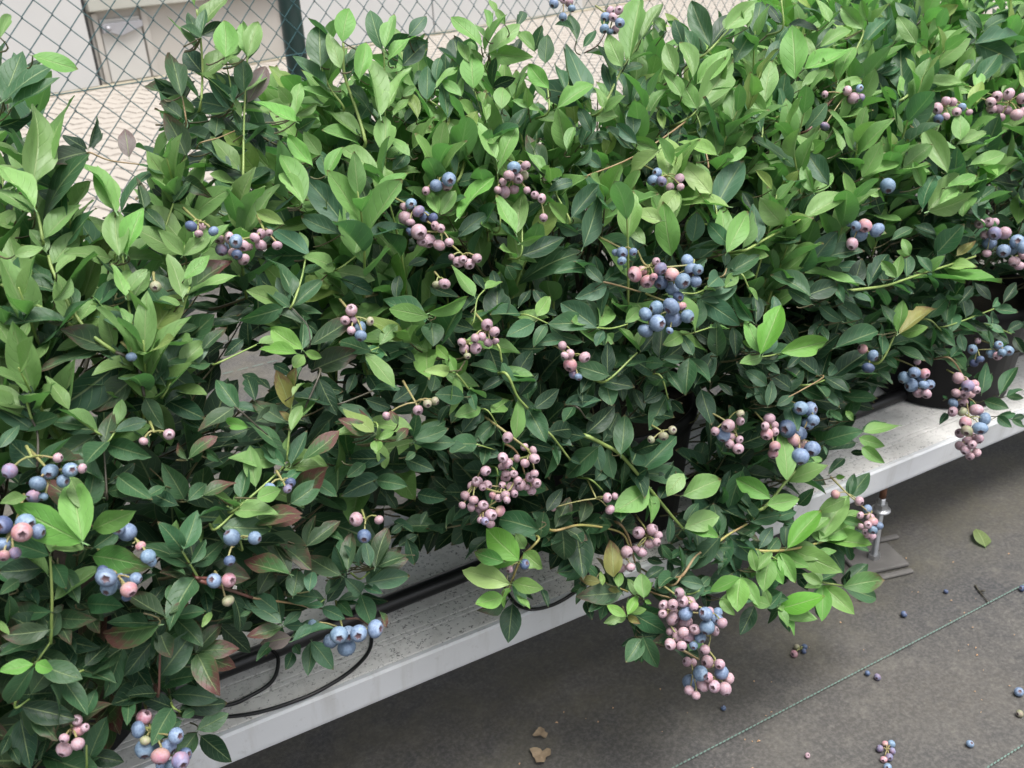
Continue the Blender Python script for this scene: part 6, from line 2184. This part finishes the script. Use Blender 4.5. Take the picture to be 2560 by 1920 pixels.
# foliage filling the bushes: leafy shoots through the whole crown
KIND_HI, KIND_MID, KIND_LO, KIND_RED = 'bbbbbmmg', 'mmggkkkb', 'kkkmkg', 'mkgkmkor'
def fill_bush(bi_, count, box=None):
    x0, x1 = BX[bi_] if box is None else box[:2]; cx, cy = POTS[bi_]
    made = 0; tries = 0
    while made < count and tries < count * 30:
        tries += 1
        x = random.uniform(x0, x1); z = random.uniform(.27, .97) if box is None else random.uniform(*box[2:4]); y = random.uniform(.7, 1.5) if box is None else random.uniform(*box[4:6])
        ztop = (.90 if x < .02 else .90 - (x - .02) * 1.3) if bi_ == 0 else (.86 if bi_ == 1 else .93)
        if bi_ == 1: ztop -= .25 * max(0, .42 - x)
        fy = front_y(x, z) + (.0 if box else (.02 if bi_ == 2 and z < .58 else (.135 if bi_ == 1 and z < .60 else (.09 if bi_ == 0 and z < .6 else .06))))
        if y < fy: continue
        back = 1.45 - .5 * max(0, z - .75)
        if y > back or z > ztop: continue
        if box is None and bi_ == 1 and z < .31 + .14 * abs(x - .8) and y < 1.0: continue
        if box is None and bi_ == 2 and z < .34 and y < 1.02: continue
        if box is None and bi_ != 0 and z < .33: continue
        if (x - cx) ** 2 + (y - cy) ** 2 < .155 ** 2 and z < .44: continue
        p = Vector((x, y, z))
        if y > fy + .22 and random.random() < .25: continue
        d = Vector(((x - cx) * 1.4, (y - cy) * 1.2 - .10, .10 + (z - .3) * .55 + random.uniform(0, .3))) + Vector((random.gauss(0, .12), random.gauss(0, .12), random.gauss(0, .06)))
        d.normalize()
        ln_ = random.uniform(.07, .15)
        e = p + d * ln_
        if e.y < front_y(e.x, e.z) + .01 or e.z > ztop + .05: continue
        if thin(p) or thin(e) or thin((p + e) / 2): continue
        made += 1
        S = bez(p, p + d * ln_ * .5 + Vector((0, 0, -.008)), e + Vector((0, 0, .012)), 4)
        twigs[bi_].tube([v - OFF[bi_] for v in S], [.0015, .0014, .0012, .001, .0007], 4, cap=False)
        twig(bi_, p, .0012, .05)
        nl = random.randint(7, 10); a0 = random.uniform(0, 6.28)
        depth = y - fy
        s1 = d.orthogonal().normalized(); s2 = d.cross(s1)
        young = (z > .66 and depth < .30)
        for k in range(nl):
            t = .12 + .88 * k / (nl - 1); q = S[0].lerp(S[4], t)
            a = a0 + k * 2.4; out = s1 * math.cos(a) + s2 * math.sin(a)
            op = 1.0 - .55 * t
            ld = (out * op + d * (.35 + .6 * t) + Vector((0, 0, .05 if young else -.10))).normalized()
            L = random.uniform(.052, .080) * (1.08 if bi_ == 0 else 1.) * (.75 if k > nl - 3 else 1)
            nn = (d * .7 + Vector((0, -.25, .8)) - ld * ld.dot(d)).normalized()
            mid_ = q + ld * L * .55
            if thin(mid_) or hides_fruit(mid_) or mid_.y < front_y(mid_.x, mid_.z) - .02: continue
            if depth > .13 and not young: kd = random.choice('kkkm')  # deep leaves mostly take the darkest green: crown's inner shade put into their colour
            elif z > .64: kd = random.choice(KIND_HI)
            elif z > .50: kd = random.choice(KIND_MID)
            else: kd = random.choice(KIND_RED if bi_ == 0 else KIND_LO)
            if young and k >= nl - 2: kd = random.choice('byb')
            W = L * random.uniform(.42, .54)
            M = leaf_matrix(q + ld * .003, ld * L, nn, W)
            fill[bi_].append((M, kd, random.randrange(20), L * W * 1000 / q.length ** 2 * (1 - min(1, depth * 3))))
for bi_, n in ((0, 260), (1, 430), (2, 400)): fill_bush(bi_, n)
fill_bush(1, 34, (.78, 1.12, .25, .42, .84, 1.06))      # twigs hanging over the gutter
fill_bush(1, 16, (.42, .62, .34, .46, .86, 1.05))
fill_bush(2, 34, (1.52, 1.95, .30, .56, .86, .985))     # and before the right-hand pot
# this year's upright shoots over the top of the hedge, leaves rising steeply round a green stem
def young_shoot(bi_, p, d, ln_, nl, size):
    d = d.normalized(); e = p + d * ln_
    S = bez(p, p + d * ln_ * .5 + Vector((random.gauss(0, .006), random.gauss(0, .006), 0)), e, 5)
    sb = MB(); sb.tube([v - OFF[bi_] for v in S], [.0017, .0016, .0015, .0013, .001, .0007], 6)
    sb.build('shoot', M_stem['b'], bushes[bi_], smooth=True)
    twig(bi_, p, .0015, .04)
    a0 = random.uniform(0, 6.28); s1 = d.orthogonal().normalized(); s2 = d.cross(s1)
    for k in range(nl):
        t = (k + .5) / nl; q = S[min(4, int(t * 5))].lerp(S[min(5, int(t * 5) + 1)], t * 5 % 1)
        a = a0 + k * 2.4 + random.gauss(0, .2); out = s1 * math.cos(a) + s2 * math.sin(a)
        ld = (out * random.uniform(.55, .95) * (1.15 - .55 * t) + d * random.uniform(.7, 1.0)).normalized()
        L = size * random.uniform(.8, 1.15) * (.55 + .75 * math.sin(math.pi * min(.92, t * .9 + .12)))
        mid_ = q + ld * L * .6
        if hides_fruit(mid_, .018) or thin(mid_): continue
        nn = d - ld * ld.dot(d) - out * .15 + Vector((random.gauss(0, .12), random.gauss(0, .12), 0))
        kd = random.choice('bbbbbbmg') if t < .6 else random.choice('bbbbby')
        fill[bi_].append((leaf_matrix(q + ld * .002, ld * L, nn, L * (random.uniform(.34, .44) if bi_ == 0 else random.uniform(.42, .54))), kd, random.randrange(20), .5 + L * 8))
def crown(bi_, count):
    x0, x1 = BX[bi_]; made = tries = 0
    while made < count and tries < count * 40:
        tries += 1
        x = random.uniform(x0 - .02, x1); z = random.uniform(.58, .84) if bi_ else random.uniform(.64, .82)
        y = front_y(x, z) + random.uniform(.045, .26) + .25 * max(0, z - .7)
        p = Vector((x, y, z)); d = Vector((random.gauss(.05, .22), random.gauss(-.16, .2), 1.0)); ln_ = random.uniform(.09, .17)
        e = p + d.normalized() * ln_
        if e.z > (.97 if bi_ else .93) or thin(e) or thin((p + e) / 2) or hides_fruit(e) or hides_fruit((p + e) / 2): continue
        made += 1
        young_shoot(bi_, p, d, ln_, random.randint(7, 10), random.uniform(.050, .064))
for bi_, n in ((0, 46), (1, 76), (2, 62)): crown(bi_, n)
for k in range(16):                                                # tall bright shoots at the near left end
    p = Vector((random.uniform(-.12, .075), random.uniform(.84, 1.04), random.uniform(.62, .78)))
    young_shoot(0, p, Vector((random.gauss(.05, .15), random.gauss(-.05, .15), 1)), random.uniform(.10, .18), random.randint(7, 10), random.uniform(.062, .080))

for bi_ in range(3):
    T = Matrix.Translation(-OFF[bi_])
    S = sorted(singles[bi_], key=lambda s: -s[3])
    room = 300 - len(S)
    mass = LeafMass()
    if room < 0:
        for s in S[300:]: mass.add(T @ s[0], s[1], s[2])
        S = S[:300]; extra = fill[bi_]
    else:
        fl = sorted(fill[bi_], key=lambda s: -s[3]); S = S + fl[:room]; extra = fl[room:]
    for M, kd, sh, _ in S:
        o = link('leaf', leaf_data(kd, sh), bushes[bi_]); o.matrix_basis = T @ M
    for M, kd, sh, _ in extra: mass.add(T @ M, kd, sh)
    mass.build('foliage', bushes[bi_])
    tw = twigs[bi_].build('twigs', M_stem['t'], bushes[bi_], smooth=True); tag(tw, kind='stuff')

# berries
M_ped = mat_stem('berry_stalk', (.22, .25, .08), (.26, .20, .10))
for ln in CLUSTER_TABLE.split('\n'):
    h, bs = ln.split('|'); w = [int(v) for v in h.split()]; bi_ = w[0]
    N = [Vector(w[i:i + 3]) / 1000 for i in range(1, len(w), 3)]
    o = OFF[bi_]
    b = MB(); items = []
    for s in bs.split(';'):
        k = s.split(); f = [int(v) for v in k[1:]]
        kd, nd = k[0][0], int(k[0][1:]); pos = Vector(f[0:3]) / 1000; r = f[3] * 1e-4; cd = Vector(f[4:7]).normalized()
        items.append((kd, pos, r, cd))
        foot = pos - cd * r * .86
        b.tube([v - o for v in bez(N[nd], (N[nd] + foot) / 2 - cd * .003 + Vector((0, 0, .003)), foot, 3)], [.0010, .0009, .0008, .0010], 5, cap=False)
        if random.random() < .5:
            q = N[nd].lerp(foot, .4); b.tube([q - o, q - o + Vector((random.uniform(-.004, .004), -.003, random.uniform(0, .004)))], [.0010, .0004], 4)
    start = N[0] + Vector((random.uniform(-.012, .012), .040, .006)) * (1 if len(items) > 3 else .4)
    ax = smooth_line([start] + N, 4)
    b.tube([v - o for v in ax], [.0014 - .0005 * i / max(1, len(ax) - 1) for i in range(len(ax))], 6)
    st = b.build('berry_cluster', M_ped, bushes[bi_], smooth=True)
    for kd, pos, r, cd in items: place_berry('berry', kd, pos - o, r, cd, st)

# ------------------------------------------------------------------ things lying on the weed cloth
FALLEN = [(('D', 1.0029, 0.7569, 0.0044), 'dark shrivelled berry lying just beyond the upper green thread'), (('M', 1.0086, 0.7422, 0.0054), 'purplish blue berry on the cloth beside the dried pale stain'), (('D', 0.7655, 0.818, 0.0043), 'small dark berry on the cloth just below the long hanging bunch'), (('P', 0.8068, 0.686, 0.004), 'small pink fallen berry near the bottom edge, left of the purple sprig'), (('B', 1.0153, 0.5809, 0.0054), 'blue fallen berry on its own between the two green threads'), (('B', 1.1603, 0.6083, 0.0071), 'big blue fallen berry at the right edge of the cloth'), (('G', 1.1243, 0.5808, 0.0055), 'pale green fallen berry at the right edge below the blue one'), (('D', 1.3827, 0.7616, 0.0054), 'dark fallen berry at the far end of the upper green thread'), (('D', 1.269, 0.8261, 0.0041), 'tiny dark berry on the cloth left of the dark twig'), (('D', 1.1598, 0.8222, 0.0058), 'dark blue fallen berry near the brown litter beyond the upper thread'), (('B', 0.8844, 0.6122, 0.0057), 'blue berry at the bottom edge just below the purple sprig')]
SPRIGS = [([('R', 0.9372, 0.8479, 0.0061), ('G', 0.9516, 0.8575, 0.0056), ('D', 0.9631, 0.8518, 0.0051), ('D', 0.9558, 0.8454, 0.0046)], 'small fallen sprig with one red, one green and dark berries on the cloth'), ([('R', 0.9152, 0.6436, 0.0045), ('B', 0.9217, 0.6383, 0.0056), ('M', 0.9014, 0.6411, 0.0054), ('M', 0.9132, 0.6293, 0.0049), ('M', 0.9001, 0.6234, 0.0057), ('R', 0.8912, 0.625, 0.0048)], 'fallen bunch of purple and blue berries near the bottom edge'), ([('R', 1.1356, 0.8896, 0.0068), ('D', 1.1487, 0.8825, 0.006)], 'pair of fallen berries on the cloth beneath the drooping branch')]
TWIG = [(1.3263, 0.8119), (1.3178, 0.796), (1.3044, 0.7675)]
GREEN_LEAF = [(1.435, 0.8741), (1.4636, 0.9177)]
DRY = [(0.5091, 0.929), (0.4992, 0.9122), (0.4829, 0.8848)]
STAIN = [(0.9844, 0.7363), (1.1324, 0.8266)]
for (kd, x, y, r), lb in FALLEN:
    o = place_berry('fallen_berry', kd, Vector((x, y, r * .93)), r, (random.uniform(-1, 1), random.uniform(-1, .3), random.uniform(.1, .9)))
    tag(o, lb, 'berry', 'single berries fallen on the cloth')
for bs, lb in SPRIGS:
    cx = sum(k[1] for k in bs) / len(bs); cy = sum(k[2] for k in bs) / len(bs)
    sp = empty('fallen_sprig', (cx, cy, 0)); tag(sp, lb, 'berry sprig', 'fallen berry sprigs')
    b = MB()
    for kd, x, y, r in bs:
        place_berry('berry', kd, Vector((x - cx, y - cy, r * .93)), r, (x - cx, y - cy, .004), sp)
        b.tube([(0, 0, .006), ((x - cx) * .4, (y - cy) * .4, .009), ((x - cx) * .75, (y - cy) * .75, r)], .0008, 5)
    b.build('stalk', M_ped, sp, smooth=True)
b = MB(); P = [Vector((x, y, .003)) for x, y in TWIG]
b.tube(smooth_line(P, 5), [.0016, .0021, .0014, .0019, .0013, .0016, .0013, .0012, .001, .0012, .0009], 6)
b.tube([P[1], P[1] + Vector((.006, -.006, .004))], [.0014, .002], 5)
tag(b.build('fallen_twig', M_stem['k'], None, smooth=True), 'short dark knobbly twig lying beside the upper green thread', 'twig')
# fallen leaves
a, e = Vector(GREEN_LEAF[0] + (.004,)), Vector(GREEN_LEAF[1] + (.010,))
FLAT = min(range(20), key=lambda i: max(v[2] for v in SHAPES[i][0]) - min(v[2] for v in SHAPES[i][0]))
LC['f'] = ((.11, .16, .045), .1); LC['d'] = ((.36, .27, .17), 0)
o = link('fallen_leaf', leaf_data('f', FLAT)); o.matrix_basis = leaf_matrix(a, (e - a) * .95, (-.05, -.35, .9), (e - a).length * .66)
tag(o, 'green fallen leaf lying on the dark cloth at right', 'leaf', 'leaves fallen on the cloth')
def crumpled(name, c, R, seed, label):
    """a dried, curled leaf: a lobed disc, cupped and wrinkled"""
    rr = random.Random(seed); b = MB(); nr, ns = 5, 18; vs_ = [(0, 0, .004)]
    for i in range(1, nr + 1):
        for k in range(ns):
            t = 2 * math.pi * k / ns; q = R * i / nr * (1 + .28 * math.sin(3 * t + seed) + .12 * math.sin(7 * t))
            z = .004 + .35 * R * (i / nr) ** 2 * abs(math.sin(1.5 * t + seed)) + .14 * R * noise.noise(Vector((math.cos(t) * 2.2 * i / nr, math.sin(t) * 2.2 * i / nr, seed)))
            vs_.append((q * math.cos(t), q * math.sin(t), max(.0015, z)))
    fs = [(0, 1 + k, 1 + (k + 1) % ns) for k in range(ns)]
    for i in range(nr - 1):
        for k in range(ns): fs.append((1 + i * ns + k, 1 + (i + 1) * ns + k, 1 + (i + 1) * ns + (k + 1) % ns, 1 + i * ns + (k + 1) % ns))
    b.add(vs_, fs)
    o = b.build(name, M_dry, None, smooth=True); o.location = (c[0], c[1], 0)
    return tag(o, label, 'leaf', 'leaves fallen on the cloth')
M_dry = simple('dried_leaf', (.22, .165, .105), .8, 120, .35, .4)
crumpled('dried_leaf', DRY[2], .0135, 2, 'larger curled dry brown leaf on the cloth near the bottom edge')
crumpled('dried_leaf', ((DRY[0][0] + DRY[1][0]) / 2, (DRY[0][1] + DRY[1][1]) / 2), 0.0095, 5, 'smaller dry brown leaf just beyond the larger curled one')
# pale bud scales and crumbs scattered over the cloth
M_crumb = simple('bud_scale_crumb', (.42, .26, .15), .8, 300, .4, .2)
b = MB()
for i in range(330):
    x = random.uniform(.45, 1.75); y = random.uniform(.42, .94) if random.random() < .8 else random.uniform(.3, .5)
    if noise.noise(Vector((x * 2.2, y * 2.2, 7))) < random.uniform(-.5, .35): continue
    s = random.uniform(.0010, .0026) * (1.3 if random.random() < .12 else .9); t = random.uniform(0, 6.28)
    ca, sa = math.cos(t) * s, math.sin(t) * s
    b.add([(x + ca, y + sa, .0015), (x - sa * .6, y + ca * .6, .002 + s * .4), (x - ca, y - sa, .0015), (x + sa * .6, y - ca * .6, .0025 + s * .3), (x, y, .003 + s * .5)], [(0, 1, 4), (1, 2, 4), (2, 3, 4), (3, 0, 4)])
tag(b.build('bud_scale_litter', M_crumb), 'tiny tan bud scales scattered over the dark cloth', 'litter', kind='stuff')
